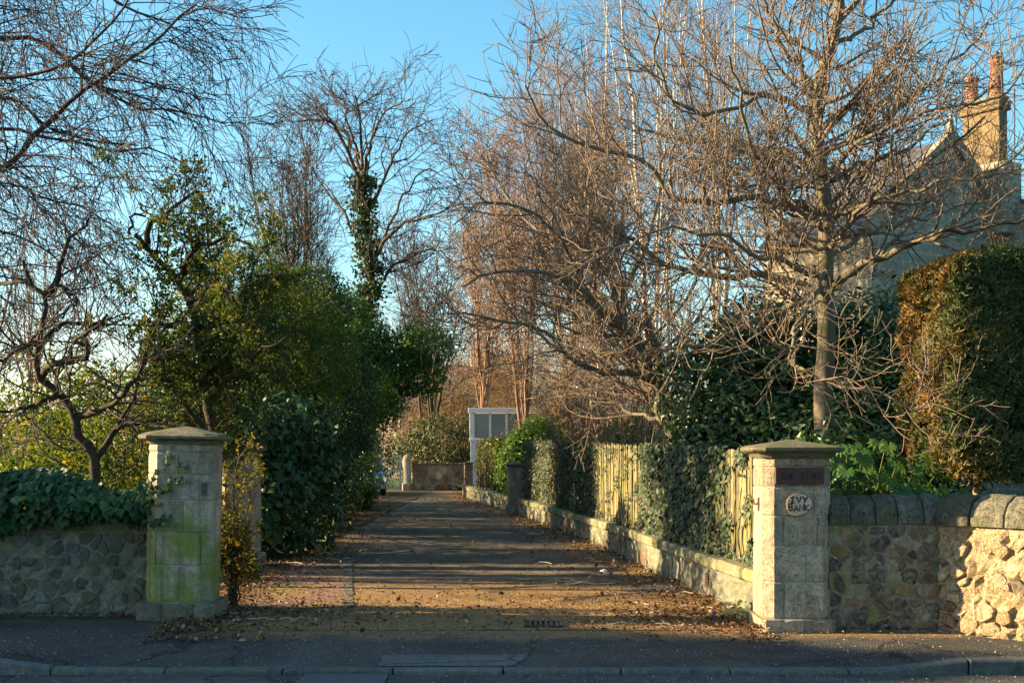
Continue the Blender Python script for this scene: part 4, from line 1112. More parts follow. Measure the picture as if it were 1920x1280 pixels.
# ------------------------------------------------------------------ 1. the big budding tree behind the sign pillar
D = 15.2
base = at(1550, 1005, D)
trunk = [([(1552, 1005), (1549, 870), (1545, 700), (1553, 560), (1546, 430), (1536, 300), (1530, 180), (1560, 90), (1576, -20), (1582, -200)], .145, .05)]
lb = [
 ([(1550, 540), (1600, 508, 14.9), (1690, 462, 14.5), (1760, 440, 14.2), (1850, 425, 14), (1960, 400, 13.8)], .075, .02),
 ([(1550, 560), (1450, 520, 15.5), (1320, 516, 16), (1240, 492, 16.2), (1160, 430, 16.3), (1050, 395, 16.4)], .07, .018),
 ([(1540, 400), (1440, 372, 14.6), (1330, 378, 14.2), (1255, 370, 14), (1228, 322, 13.9), (1150, 290, 13.7), (1060, 250, 13.5), (1002, 215, 13.4), (988, 152, 13.3)], .065, .012),
 ([(1535, 300), (1440, 285, 15.6), (1330, 270, 16), (1230, 250, 16.3), (1130, 215, 16.6)], .05, .012),
 ([(1532, 220), (1450, 180, 14.7), (1370, 205, 14.4), (1270, 190, 14.2), (1240, 120, 14.1), (1235, 20, 14.1)], .045, .012),
 ([(1536, 290), (1620, 255, 14.8), (1700, 190, 14.5), (1790, 120, 14.2), (1850, 40, 14.1)], .05, .012),
 ([(1542, 350), (1610, 305, 15.6), (1700, 280, 16), (1800, 205, 16.4), (1880, 150, 16.6)], .05, .012),
 ([(1548, 500), (1500, 590, 14.2), (1478, 668, 13.5), (1516, 698, 13.2), (1563, 716, 13.0), (1645, 734, 12.8), (1711, 775, 12.7), (1752, 770, 12.6)], .05, .010),
 ([(1550, 530), (1450, 588, 14.8), (1390, 612, 14.6), (1290, 650, 14.4), (1210, 660, 14.2), (1130, 690, 14.1)], .05, .010),
 ([(1530, 180), (1480, 100, 14.9), (1440, 20, 14.8), (1400, -80, 14.7)], .045, .012),
 ([(1560, 90), (1640, 40, 15.3), (1700, -40, 15.5)], .04, .012),
 ([(1545, 430), (1480, 380, 14.2), (1420, 300, 13.4), (1390, 200, 12.9), (1370, 100, 12.6)], .05, .012),
 ([(1550, 470), (1610, 400, 14.3), (1660, 330, 13.6), (1690, 230, 13.2)], .045, .012),
 ([(1545, 450), (1570, 380, 16.5), (1600, 300, 17.5), (1610, 180, 18)], .045, .012),
 ([(1542, 420), (1640, 380, 14.4), (1740, 350, 14), (1840, 325, 13.7), (1940, 270, 13.5)], .045, .010),
 ([(1540, 330), (1640, 250, 14.0), (1740, 215, 13.7), (1850, 190, 13.4), (1940, 120, 13.2)], .045, .010),
 ([(1548, 480), (1650, 430, 16), (1760, 400, 16.6), (1880, 370, 17)], .045, .010),
 ([(1546, 480), (1470, 420, 16.2), (1380, 330, 17), (1300, 230, 17.3), (1260, 120, 17.5)], .045, .012),
 ([(1548, 520), (1430, 480, 13.9), (1330, 440, 13.1), (1240, 430, 12.7), (1180, 470, 12.5)], .045, .010),
]
T1 = limbs([(deep(p, D), a, b) for p, a, b in trunk], 22, .02)
L1 = limbs([(deep(p, D), a * .85, b) for p, a, b in lb], 26, .04)
S1 = sprout(L1, 0, 1.35, (35, 70), (.5, .022), 8, .2, (0, 0, .10), .12, 1, .45, per_m=6.4, rmin=.007, bias=(0, -.1, .5))
S1b = sprout(T1, 62, 2.0, (50, 85), (.3, .028), 9, .14, (0, 0, .07), .42, 1, .3)
S2 = sprout(S1, 0, .62, (35, 65), (.6, .012), 5, .16, (0, 0, .09), .12, 1, .4, per_m=7.2, rmin=.0054)
S2b = sprout(S1b, 0, .7, (35, 65), (.6, .012), 5, .16, (0, 0, .09), .15, 1, .4, per_m=5.8, rmin=.0056)
S3 = sprout(S2, 0, .30, (35, 60), (.75, .007), 4, .14, (0, 0, .10), .2, 1, .3, per_m=5.6, rmin=.0044, end=.7)
S3b = sprout(S2b, 0, .32, (35, 60), (.75, .007), 4, .14, (0, 0, .10), .2, 1, .3, per_m=5.2, rmin=.0044, end=.7)
put_tree('budding_tree', base, 'large bare tree with tangled budding twigs behind the sign pillar', [(T1, 9), (L1, 7)], [(S1, 4), (S1b, 4), (S2, 3), (S2b, 3), (S3, 3), (S3b, 3)], b_hero, b_herot)

# ------------------------------------------------------------------ 2. the leaning tree arching over the drive
D = 19.0
base = at(1268, 1020, D)
lb = [
 ([(1268, 1020), (1262, 840), (1240, 770), (1190, 690), (1155, 600), (1128, 500), (1100, 380)], .12, .03),
 ([(1266, 860), (1250, 790, 18.7), (1215, 700, 18.6), (1180, 610, 18.5), (1160, 500, 18.4), (1165, 380, 18.3)], .09, .025),
 ([(1255, 800), (1222, 690, 17.6), (1204, 632, 17.2), (1140, 584, 16.8), (1080, 531, 16.5), (1009, 505, 16.3), (930, 508, 16.2), (870, 540, 16.1)], .09, .014),
 ([(1256, 810), (1222, 715, 18.0), (1159, 700, 17.5), (1080, 677, 17.2), (1031, 640, 17), (982, 610, 16.9), (915, 599, 16.8), (840, 586, 16.7)], .07, .012),
 ([(1225, 745), (1222, 612, 19), (1159, 599, 19.2), (1080, 584, 19.5), (1020, 565, 19.8), (950, 540, 20), (880, 500, 20.2)], .06, .012),
 ([(1155, 600), (1090, 520, 20), (1020, 450, 20.5), (960, 380, 21), (900, 290, 21.5)], .05, .012),
 ([(1128, 500), (1060, 440, 18.5), (990, 400, 18.2), (920, 380, 18), (850, 420, 17.9)], .045, .010),
 ([(1175, 650), (1110, 560, 17.6), (1060, 470, 17.2), (1010, 360, 17)], .05, .012),
 ([(1160, 560), (1210, 450, 19.5), (1240, 350, 20), (1250, 240, 20.3)], .05, .012),
 ([(1250, 790), (1180, 770, 20), (1110, 740, 20.5), (1040, 735, 21)], .04, .010),
]
L2 = limbs([(deep(p, D), a, b) for p, a, b in lb], 20, .05)
S1 = sprout(L2, 0, 1.7, (30, 65), (.55, .026), 8, .17, (0, 0, .06), .2, 1, .45, per_m=5.8, rmin=.007, bias=(-.3, 0, .5))
S2 = sprout(S1, 0, .85, (30, 60), (.6, .012), 5, .17, (0, 0, .03), .15, 1, .4, per_m=6.0, rmin=.006)
S3 = sprout(S2, 0, .42, (30, 60), (.75, .007), 4, .16, (0, 0, .03), .2, 1, .3, per_m=4.2, rmin=.0055, end=.9)
put_tree('leaning_tree', base, 'grey leaning tree arching its bare limbs left over the drive', [(L2, 8)], [(S1, 4), (S2, 3), (S3, 3)], b_hero, b_herot)

# ------------------------------------------------------------------ upright bare trees further back
def upright(name, px, d, top, spread, label, n, bt, bc, rad=.12, twig=.007, dens=1.0, lean=0, droop=.02, group=None, ang=(15, 35), base_py=None, split=.25):
    bx, by, _ = at(px, 845, d); zt = at(px, top, d)[2]; base = (bx, by, 0.0); cs = []
    for i in range(n):
        a = RNG.uniform(0, 2 * PI); rr = spread * (.25 + .75 * RNG.random()) if n > 1 else 0
        e = (bx + rr * math.cos(a) + lean, by + rr * math.sin(a), zt * RNG.uniform(.82, 1.0) if i else zt)
        z0 = zt * split * RNG.uniform(.4, 1.2) if i else 0
        s = (bx + RNG.normal(0, .05), by + RNG.normal(0, .05), z0); q = (s[0] + (e[0] - s[0]) * .35, s[1] + (e[1] - s[1]) * .35, z0 + (e[2] - z0) * .45)
        r = rad * (1 if i == 0 else RNG.uniform(.4, .7)); cs.append(([s, q, e], r, max(.01, r * .12)))
    L = limbs(cs, 20, .05)
    S1 = sprout(L, 0, zt * .20, ang, (.5, .022), 7, .10, (0, 0, .05), .25, 1, .55, per_m=3.4 * dens, rmin=twig * 1.3)
    S2 = sprout(S1, 0, zt * .085, (20, 50), (.6, .011), 5, .13, (0, 0, -droop), .15, 1, .4, per_m=5.0 * dens, rmin=twig)
    S3 = sprout(S2, 0, zt * .045, (20, 50), (.8, .008), 4, .14, (0, 0, -droop), .15, 1, .3, per_m=4.2 * dens, rmin=twig * .9, end=.9)
    return put_tree(name, base, label, [(L, 6)], [(S1, 3), (S2, 3), (S3, 3)], bt, bc, group=group), S2, L

G = 'bare trees behind the drive'
upright('pale_birch_tree', 1235, 34, -160, 1.7, 'tall pale stemmed birch rising behind the leaning tree', 7, b_pale, b_btwig, .10, .006, .55, group=G)
upright('pale_birch_tree', 1120, 37, -60, 1.5, 'pale stemmed birch nearest the open sky over the drive', 6, b_pale, b_btwig, .09, .006, .6, lean=-.4, group=G)
upright('pale_birch_tree', 1350, 36, -220, 1.5, 'pale stemmed birch just left of the big budding tree', 6, b_pale, b_btwig, .10, .006, .5, group=G)
upright('russet_tree', 985, 43, 225, 2.0, 'upright russet twigged tree standing at the edge of the sky', 9, b_red, b_red, .09, .008, .85, group=G, ang=(12, 30))
upright('russet_tree', 1070, 46, 160, 2.2, 'broad russet tree glowing behind the arching limbs', 9, b_red, b_red, .09, .008, .85, group=G, ang=(12, 30))
upright('russet_tree', 905, 48, 330, 2.2, 'smaller russet tree nearest the middle of the drive end', 9, b_red, b_red, .08, .009, .8, group=G, ang=(15, 38))
upright('many_stemmed_tree', 560, 31, 225, 1.7, 'thin many stemmed bare tree left of the ivy clad trunk', 11, b_stem, b_stem, .07, .0065, 1.0, lean=-.2, ang=(15, 40), group=G)
upright('distant_tree', 60, 52, 430, 2.6, 'hazy reddish bare tree far behind the twisted apple tree', 8, b_red, b_red, .1, .009, .6, group=G)
upright('distant_tree', -60, 47, 380, 2.4, 'hazy reddish bare tree at the far edge beyond the garden wall', 7, b_red, b_red, .1, .009, .6, group=G)
upright('drive_end_tree', 812, 57, 420, 2.6, 'bare tree standing behind the far end wall beside the laurel', 9, b_stem, b_birch, .10, .011, .8, group=G, ang=(20, 50))
upright('distant_tree', 830, 66, 560, 2.4, 'small bare tree before the distant house', 7, b_red, b_red, .09, .011, .5, group=G)

# ivy clad tree over the hedge
D = 38.0
base = (at(664, 845, D)[0], D, 0.0)
lb = [
 ([(664, 949), (672, 760), (686, 620), (690, 490), (685, 385), (680, 324), (678, 260), (668, 180)], .15, .02),
 ([(685, 400), (660, 300, 37.4), (640, 250, 37.0), (612, 226, 36.7), (562, 229, 36.4), (472, 232, 36.2)], .06, .012),
 ([(682, 340), (660, 276, 38.6), (630, 235, 39.3), (590, 215, 39.8), (540, 215, 40.1)], .05, .012),
 ([(686, 400), (712, 350, 38.5), (740, 290, 39.0), (775, 240, 39.3), (815, 225, 39.6)], .055, .012),
 ([(690, 500), (742, 429, 37.2), (781, 411, 36.7), (834, 394, 36.4), (869, 359, 36.2)], .06, .012),
 ([(690, 520), (720, 450, 39.3), (760, 360, 40.0), (800, 320, 40.6), (830, 330, 41.1)], .055, .012),
 ([(682, 330), (700, 260, 37.2), (720, 210, 36.7), (770, 185, 36.2)], .045, .012),
 ([(680, 310), (650, 230, 38.0), (645, 190, 38.3), (620, 175, 38.5)], .04, .012),
 ([(692, 560), (740, 500, 38.6), (800, 470, 39.3), (850, 470, 39.8)], .05, .012),
 ([(690, 470), (640, 400, 39.3), (600, 340, 40.0), (570, 290, 40.6)], .05, .012),
]
L3 = limbs([(deep(p, D), a * 1.3, b * 1.3) for p, a, b in lb], 20, .06)
S1 = sprout(L3, 0, 2.1, (30, 65), (.55, .03), 7, .18, (0, 0, .04), .25, 1, .4, per_m=3.2, rmin=.010)
S2 = sprout(S1, 0, 1.05, (30, 60), (.6, .014), 5, .2, (0, 0, .0), .15, 1, .4, per_m=4.2, rmin=.009)
S3 = sprout(S2, 0, .55, (30, 60), (.75, .011), 4, .2, (0, 0, .0), .2, 1, .3, per_m=3.2, rmin=.008, end=.9)
t = put_tree('ivy_clad_tree', base, 'bare crowned tree with an ivy clad trunk above the shrubs', [(L3, 8)], [(S1, 4), (S2, 3), (S3, 3)], b_stem, b_birch)
k = 7000; tr = L3.P[0]; idx = RNG.integers(0, 16, k); p = tr[idx] + RNG.normal(0, 1, (k, 3)) * np.array((.30, .30, .25)) * np.repeat(np.linspace(.9, .6, 16)[None], 1, 0)[0][idx][:, None]
leaves('ivy_leaves', tmpl_leaf(.8), p - np.array(base), frames(unit(RNG.normal(size=(k, 3)) + np.array((0, -.6, .4)))), RNG.uniform(.09, .16, k), l_ivy, t, kind='stuff')

# ------------------------------------------------------------------ weeping birch at the top left
D = 17.55
lb = [
 ([(-420, 1000), (-400, 700), (-360, 420), (-300, 150), (-270, -100), (-250, -300)], .17, .07),
 ([(-370, 480), (-180, 400, 17.29), (0, 319, 17.02), (57, 262, 16.89), (109, 214, 16.76), (175, 157, 16.62), (245, 114, 16.49), (306, 66, 16.36), (376, 4, 16.23)], .065, .010),
 ([(-340, 330), (-150, 110, 18.09), (0, 74, 18.22), (74, 70, 18.22), (114, 105, 18.22), (175, 160, 18.09), (245, 201, 18.09), (306, 205, 17.96), (372, 214, 17.96), (425, 240, 17.82)], .055, .008),
 ([(-330, 280), (-150, 200, 17.02), (0, 153, 16.62), (60, 138, 16.49), (120, 120, 16.36), (190, 60, 16.23), (250, -20, 16.09)], .045, .010),
 ([(-350, 370), (-160, 230, 17.82), (0, 179, 17.56), (48, 201, 17.42), (90, 240, 17.29), (170, 262, 17.16), (260, 270, 17.02)], .045, .008),
 ([(-360, 420), (-180, 280, 18.35), (0, 245, 18.62), (60, 250, 18.75), (131, 262, 18.89), (210, 284, 19.02), (290, 282, 19.15), (350, 310, 19.29)], .045, .008),
 ([(-370, 480), (-170, 360, 16.49), (0, 340, 15.96), (70, 365, 15.83), (150, 385, 15.69), (220, 420, 15.69)], .04, .007),
 ([(-300, 150), (-120, 0, 17.29), (20, -60, 17.16), (140, -40, 17.02), (250, 10, 16.89), (320, 40, 16.89)], .05, .010),
 ([(-290, 50), (-100, -120, 17.96), (80, -150, 18.09), (220, -90, 18.22), (320, -20, 18.35)], .05, .010),
 ([(-380, 560), (-200, 470, 17.56), (-60, 430, 17.42), (30, 440, 17.29), (100, 480, 17.16), (150, 520, 17.16)], .04, .007),
 ([(-390, 600), (-250, 560, 19.29), (-100, 520, 19.68), (20, 500, 19.95), (110, 500, 20.22)], .04, .007),
]
base = at(-420, 1000, D); base = (base[0], base[1], 0.0)
B = limbs([(deep(p, D), a * 1.25, b * 1.25) for p, a, b in lb], 22, .04)
S1 = sprout(B, 0, 1.65, (25, 60), (.5, .016), 8, .13, (0, 0, -.02), .2, 1, .4, per_m=4.0, rmin=.007)
S2 = sprout(S1, 0, .9, (25, 60), (.6, .008), 6, .15, (0, 0, -.13), .15, 1, .3, per_m=6.0, rmin=.0055)
S3 = sprout(S2, 0, .48, (20, 50), (.8, .005), 5, .15, (0, 0, -.16), .15, 1, .3, per_m=5.4, rmin=.0048, end=.9)
put_tree('weeping_birch', base, 'weeping birch spreading fine drooping twigs across the top left sky', [(B, 7)], [(S1, 4), (S2, 3), (S3, 3)], b_birch, b_birch)

# ------------------------------------------------------------------ twisted apple tree behind the ivy wall
D = 15.6
base = at(182, 1098, D); base = (base[0], base[1], 0.0)
lb = [
 ([(182, 1098), (180, 940), (176, 850), (150, 824), (139, 779), (109, 737), (76, 706), (71, 662), (86, 587), (79, 550), (56, 531), (52, 501), (44, 490)], .10, .022),
 ([(80, 552), (96, 542), (113, 500), (124, 467), (140, 440), (156, 425), (175, 405)], .045, .012),
 ([(90, 548), (116, 537), (124, 548), (142, 561), (140, 570), (118, 587), (117, 600)], .032, .012),
 ([(82, 700), (98, 684, 15.3), (127, 676, 15.1), (150, 672, 15), (163, 668, 14.9), (158, 645, 14.9), (138, 641, 14.8), (160, 628, 14.7), (190, 606, 14.6), (204, 590, 14.5)], .05, .018),
 ([(148, 779), (202, 764, 15.4), (232, 737, 15.2), (259, 700, 15.1), (275, 650, 15), (300, 600, 15)], .05, .012),
 ([(74, 650), (110, 615, 15.9), (150, 603, 16.2), (200, 608, 16.5), (250, 590, 16.8)], .04, .010),
 ([(72, 640), (40, 650, 15.3), (0, 680, 15.0), (-60, 700, 14.8)], .045, .012),
 ([(180, 860), (220, 800, 16.2), (250, 750, 16.6), (262, 690, 17), (300, 640, 17.3)], .05, .014),
 ([(55, 525), (30, 530, 15.8), (0, 535, 16), (-60, 560, 16.3)], .03, .010),
 ([(110, 738), (60, 760, 15), (10, 770, 14.6), (-50, 760, 14.3)], .04, .010),
]
A = limbs([(deep(p, D), a, b) for p, a, b in lb], 26, .018)
S1 = sprout(A, 0, 1.15, (30, 70), (.55, .016), 8, .24, (0, 0, .02), .2, 1, .3, per_m=6.5, rmin=.006)
S2 = sprout(S1, 0, .48, (30, 70), (.6, .009), 5, .24, (0, 0, .0), .15, 1, .3, per_m=8.0, rmin=.005)
S3 = sprout(S2, 0, .22, (30, 70), (.8, .006), 4, .22, (0, 0, 0), .15, 1, .3, per_m=3.5, rmin=.004, end=.9)
put_tree('twisted_tree', base, 'gnarled dark tree with twisting limbs above the ivy covered wall', [(A, 8)], [(S1, 4), (S2, 3), (S3, 3)], b_apple, b_birch)

# ------------------------------------------------------------------ leafy things
def leafy_tree(name, base, label, curves, bt, lmat, lsz, levels, per, tm, cat='tree', group=None, extra=None, wob=.05, clus=.02):
    """limbs -> two generations of twigs -> leaves along the twigs"""
    L = limbs(curves, 16, wob); (n1, l1, n2, l2) = levels
    S1 = sprout(L, 0, l1, (30, 75), (.5, .018), 6, .2, (0, 0, .02), .25, 1, .35, per_m=n1, rmin=.005)
    S2 = sprout(S1, 0, l2, (30, 70), (.6, .008), 5, .2, (0, 0, .0), .1, 1, .3, per_m=n2, rmin=.004)
    t = tree_root(name, base, label, cat, group); bs = np.array(base)
    tubes('trunk', [(local(L, bs), 7)], bt, t)
    tubes('twigs', [(local(S1, bs), 3), (local(S2, bs), 3)], bt, t)
    p, nr, d = on_twigs(S2, per, clus)
    if extra is not None: p = np.vstack([p, extra[0]]); nr = np.vstack([nr, extra[1]]); d = np.vstack([d, RNG.normal(size=extra[0].shape)])
    ok = p[:, 2] > .03; p, nr, d = p[ok], nr[ok], d[ok]
    leaves('crown', tm, p - bs, frames(nr, d), RNG.uniform(.65, 1.25, len(p)) * lsz, lmat, t)
    return t

def bush(name, base, label, lobes, n, lsz, lmat, tm, cat='shrub', clump=.22, per=40, stems=8, bt=None, group=None, core=.45, varmix=.62, lo=.55, kind=None, twig=True):
    t = tree_root(name, base, label, cat, group); bs = np.array(base)
    lbw = [(base[0] + q[0], base[1] + q[1], q[2]) + tuple(q[3:]) for q in lobes]
    p, nr, cv = lobe_points(lbw, n, clump, per, core=core, lo=lo)
    v = np.clip(varmix * cv + (1 - varmix) * RNG.random(len(p)), 0, 1)
    leaves('crown', tm, p - bs, frames(nr), RNG.uniform(.65, 1.3, len(p)) * lsz, lmat, t, var=v)
    if stems:
        cs = []
        for i in range(stems):
            q = lbw[i % len(lbw)]; u = unit(RNG.normal(size=3)) * .7; u[2] = abs(u[2])
            e = (q[0] + u[0] * q[3], q[1] + u[1] * q[4], q[2] + u[2] * q[5]); s = (base[0] + RNG.normal(0, .12), base[1] + RNG.normal(0, .12), base[2])
            cs.append(([s, ((s[0] + e[0]) / 2 + RNG.normal(0, .1), (s[1] + e[1]) / 2 + RNG.normal(0, .1), (s[2] + e[2]) / 2 + .1), e], .035, .008))
        L = limbs(cs, 10, .04); sets = [(local(L, bs), 5)]
        if twig: sets.append((local(sprout(L, 9, .5, (30, 70), (.5, .008), 4, .2, rmin=.004), bs), 3))
        tubes('stems', sets, bt or b_stem, t)
    return t

LF, OV = tmpl_leaf(.55), tmpl_oval4(.42)
# shrubby small leaved tree with the thick bent bough
D = 16.2
base = at(392, 1090, D); base = (base[0], base[1], 0.0)
cv = [([(392, 1090), (400, 900), (385, 720), (355, 580), (330, 527), (290, 490), (262, 464), (244, 440)], .10, .03),
      ([(264, 462), (285, 430), (307, 404), (340, 372), (380, 365)], .05, .012),
      ([(335, 530), (350, 480, 15.8), (390, 455, 15.5), (440, 440, 15.2), (500, 470, 15)], .045, .010),
      ([(385, 700), (440, 600, 16.6), (470, 520, 16.9), (500, 440, 17.2)], .05, .010),
      ([(370, 620), (310, 600, 15.8), (270, 640, 15.5), (250, 700, 15.3)], .045, .010),
      ([(390, 740), (460, 680, 15.6), (520, 640, 15.2), (560, 600, 15)], .05, .010),
      ([(395, 820), (330, 740, 15.8), (300, 690, 15.5), (280, 640, 15.3)], .045, .010),
      ([(390, 760), (430, 700, 17), (410, 600, 17.4), (400, 480, 17.8), (390, 400, 18)], .05, .010),
      ([(244, 440), (240, 425), (262, 405), (300, 385)], .025, .008),
      ([(350, 560), (400, 530, 15.2), (430, 540, 14.9), (470, 590, 14.7)], .04, .010)]
leafy_tree('shrubby_tree', base, 'small leaved evergreen tree with a thick bent bough behind the leaning pillar', [(deep(p, D), a, b) for p, a, b in cv], b_apple, l_small, .052, (7.5, .8, 10, .36), 24, LF)
pts = lobe_points([(*at(400, 560, 16.5), .75, .6, .75), (*at(350, 660, 16.2), .6, .5, .5), (*at(470, 650, 16.4), .6, .5, .7), (-4.25, 16.7, 1.75, .7, .7, .55), (-3.75, 17.0, 2.1, .6, .6, .6)], 12000, .14, 45, core=.2)
t = empty('dark_creeper', at(410, 1090, 16.6)[:2] + (0,), 'dark leaved creeper filling the crown of the bent bough tree', 'creeper')
leaves('foliage', LF, pts[0] - np.array(t.location), frames(pts[1]), RNG.uniform(.04, .07, len(pts[0])), l_dark, t)
L = limbs([([tuple(t.location), at(400, 800, 16.6), at(400, 560, 16.5)], .03, .01), ([tuple(t.location), at(430, 800, 16.5), at(470, 650, 16.4)], .03, .01), ([tuple(t.location), at(380, 820, 16.4), at(350, 660, 16.2)], .03, .01)], 12, .04)
tubes('stem', [(local(L, t.location), 5)], b_stem, t)

# hedge-like shrubs along the drive's left side
bush('tall_shrub', (-5.0, 24.2, 0), 'tall dense small leaved shrub with yellowing top beside the drive',
     [(0, 0, 2.8, 1.4, 1.1, 1.8), (.6, .5, 3.9, 1.15, 1.0, 1.2), (-.9, .3, 3.9, 1.1, .9, 1.3), (-.2, 0, 4.8, 1.0, .8, .9), (.95, 0, 2.6, .85, .8, 1.1), (-1.4, 0, 2.5, .9, .9, 1.2), (1.2, .8, 3.4, .8, .8, .9)], 78000, .055, l_small, LF, clump=.20, per=38, stems=14)
bush('ivy_covered_stump', (-4.05, 19.7, 0), 'dark ivy smothered bank of leaves reaching down to the drive edge',
     [(0, 0, .8, .95, .8, 1.0), (.4, 1.2, .9, .9, .9, 1.1), (-.2, .1, 1.7, .9, .8, .7), (.4, .9, 1.9, .8, .8, .7), (-.6, -.3, .6, .6, .5, .7)], 9500, .105, l_ivy, tmpl_ivy(), clump=.22, per=16, stems=8, cat='ivy', lo=.7)
bush('rounded_shrub', (-4.75, 26.4, 0), 'rounded dark green shrub leaning over the drive behind the ivy bank',
     [(0, 0, 1.9, 1.3, 1.5, 1.7), (.5, .6, 3.0, 1.2, 1.2, 1.2), (.7, -.5, 1.4, .9, 1.0, 1.1), (.1, 0, 4.1, 1.1, 1.0, 1.1), (1.0, .8, 2.6, .9, 1.0, 1.3), (.6, .2, 4.7, .8, .9, .8)], 54000, .075, l_dark, LF, clump=.24, per=36, stems=10)
bush('laurel', (-5.2, 33.0, 0), 'bright green backlit laurel overhanging the parked car',
     [(0, 0, 3.6, 1.7, 1.6, 1.5), (1.2, -.3, 3.5, 1.1, 1.2, 1.0), (.9, .6, 4.6, 1.0, 1.1, .9), (-.5, 0, 2.0, 1.1, 1.3, 1.2), (1.6, .8, 2.9, .8, .9, .7), (.6, 1.0, 5.2, .9, 1.0, .7), (2.1, .5, 4.0, .8, .9, .7), (2.9, .3, 4.4, .8, .9, .55), (2.7, .8, 3.6, .7, .8, .5)], 40000, .125, l_laur, OV, clump=.3, per=26, stems=10)
bush('low_laurel', (-4.6, 30.0, 0), 'low dark evergreen shrub filling the drive edge before the car',
     [(0, 0, .9, .85, 1.0, 1.0), (0, 2.5, 1.0, .8, 1.2, 1.2), (-.05, 5.0, 1.2, .8, 1.2, 1.4), (.15, 7.0, 1.3, .7, .9, 1.3), (-.5, -2.2, 1.2, .9, 1.2, 1.3)], 26000, .10, l_rhodo, OV, clump=.25, per=26, stems=8)
bush('strap_leaved_plant', (-4.45, 35.5, 0), 'arching strap leaved plant at the drive edge by the car', [(0, 0, .35, .45, .5, .4)], 500, .42, l_laur, tmpl_leaf(.10, .02, .35), cat='plant', clump=.2, per=20, stems=0, lo=.2)
# things behind them on the left
bush('yellow_shrub', (-8.9, 22.4, 0), 'backlit yellow green shrub behind the twisted tree', [(0, 0, 1.5, 1.6, 1.0, 1.1), (-1.6, .5, 1.3, 1.3, 1.0, 1.0), (1.4, .4, 1.4, 1.1, 1.0, 1.0)], 12000, .055, l_yel, LF, clump=.25, per=24, stems=16, core=.2, lo=.3)
bush('yellow_shrub', (-12.0, 25.5, 0), 'yellow green shrub at the far left edge of the garden', [(0, 0, 1.5, 1.7, 1.0, 1.3), (2.0, .3, 1.2, 1.2, 1.0, 1.0)], 8000, .06, l_yel, LF, clump=.25, per=24, stems=14, core=.2, lo=.3)
bush('back_hedge', (-9.5, 40, 0), 'dark mass of evergreen shrubs far behind the garden lawn', [(q, RNG.uniform(-.5, .5), 1.5, 1.8, 1.5, RNG.uniform(1.4, 2.3)) for q in np.arange(-14, 4.5, 2.1)], 30000, .13, l_dark, LF, clump=.4, per=26, stems=12, cat='hedge')

bush('garden_hedge', (-7.4, 33, 0), 'loose green hedge running behind the drive side shrubs', [(RNG.uniform(-.2, .2) - .015 * q, q, RNG.uniform(1.5, 1.9), .8, 1.1, RNG.uniform(1.6, 2.0)) for q in np.arange(-13.4, 14, 1.35)], 40000, .10, l_small, LF, clump=.3, per=26, stems=18, cat='hedge', lo=.4)

bush('added_shade_shrub', (-9.6, 17.3, 0), 'unseen rounded shrub added to shade the drive', [(0, 0, 1.7, 1.1, 1.2, 1.7), (-.4, .7, 1.5, 1.0, 1.0, 1.5)], 9000, .09, l_laur, LF, clump=.25, per=26, stems=8)  # out of view, added only to shade a band of the drive

# bright bush beside the leaning pillar
base = (-2.92, 13.42, 0.0); cv = []
for i in range(20):
    a = RNG.uniform(0, 2 * PI); rr = RNG.uniform(.08, .34); h = RNG.uniform(.55, 1.45)
    cv.append(([base, (base[0] + .4 * rr * math.cos(a), base[1] + .2 * rr * math.sin(a), h * .55), (base[0] + rr * math.cos(a), base[1] + .45 * rr * math.sin(a), h)], .012, .004))
cv.append(([base, (-2.92, 13.4, 1.1), (-2.86, 13.4, 1.50), (-2.76, 13.4, 1.68), (-2.64, 13.4, 1.66)], .012, .004))
leafy_tree('pyracantha', base, 'spiky bush with backlit yellow green leaves beside the leaning pillar', cv, b_stem, l_yel, .042, (9, .36, 9, .19), 11, LF, cat='shrub', wob=.03, clus=.012)

# ------------------------------------------------------------------ right side evergreens
bush('rhododendron', at(1400, 1000, 17.0)[:2] + (.25,), 'glossy broad leaved evergreen under the budding tree',
     [(.15, 0, 1.7, 1.15, 1.0, 1.2), (-.35, .5, 2.5, .75, .8, .75), (.9, .5, 2.0, 1.0, .9, 1.1), (.2, -.3, 1.6, 1.0, .7, .8), (1.5, 0, 1.7, .9, .9, 1.0), (.8, .8, 3.0, .8, .8, .8), (.0, -.6, 1.75, .8, .5, .45), (.2, .6, 3.1, .7, .7, .7), (1.5, .4, 2.8, .7, .7, .7), (1.0, -.9, 1.7, .8, .6, .75)], 30000, .135, l_rhodo, tmpl_oval4(.36, .05, .2), clump=.26, per=22, stems=12)
bush('rhododendron', at(1620, 1000, 16.4)[:2] + (.25,), 'dark evergreen shrub behind the fatsia and the trunk',
     [(0, 0, 1.6, 1.1, .9, 1.2), (.9, .3, 1.8, .9, .8, 1.1), (-.7, -.1, 1.4, .8, .7, 1.0), (.3, .5, 2.9, .9, .8, .8), (-.75, -1.75, 1.35, .7, .35, .75), (-.1, -1.6, 1.3, .6, .4, .7)], 18000, .13, l_rhodo, tmpl_oval4(.36, .05, .2), clump=.26, per=22, stems=10)
bush('holly_bush', (.5, 35.6, .26), 'green bush rising behind the square pillar', [(0, 0, 1.4, .85, .8, .95), (-.3, .3, 1.2, .6, .7, .9), (.35, .4, 1.9, .6, .6, .7)], 10000, .10, l_laur, LF, clump=.22, per=24, stems=6)
bush('green_shrub', (2.2, 24.5, .26), 'thin green shrub behind the sunlit boards', [(0, 0, 1.5, .7, .7, .9), (.6, .3, 1.3, .6, .6, .7)], 3600, .075, l_small, LF, clump=.2, per=18, stems=12, core=.2, lo=.3)
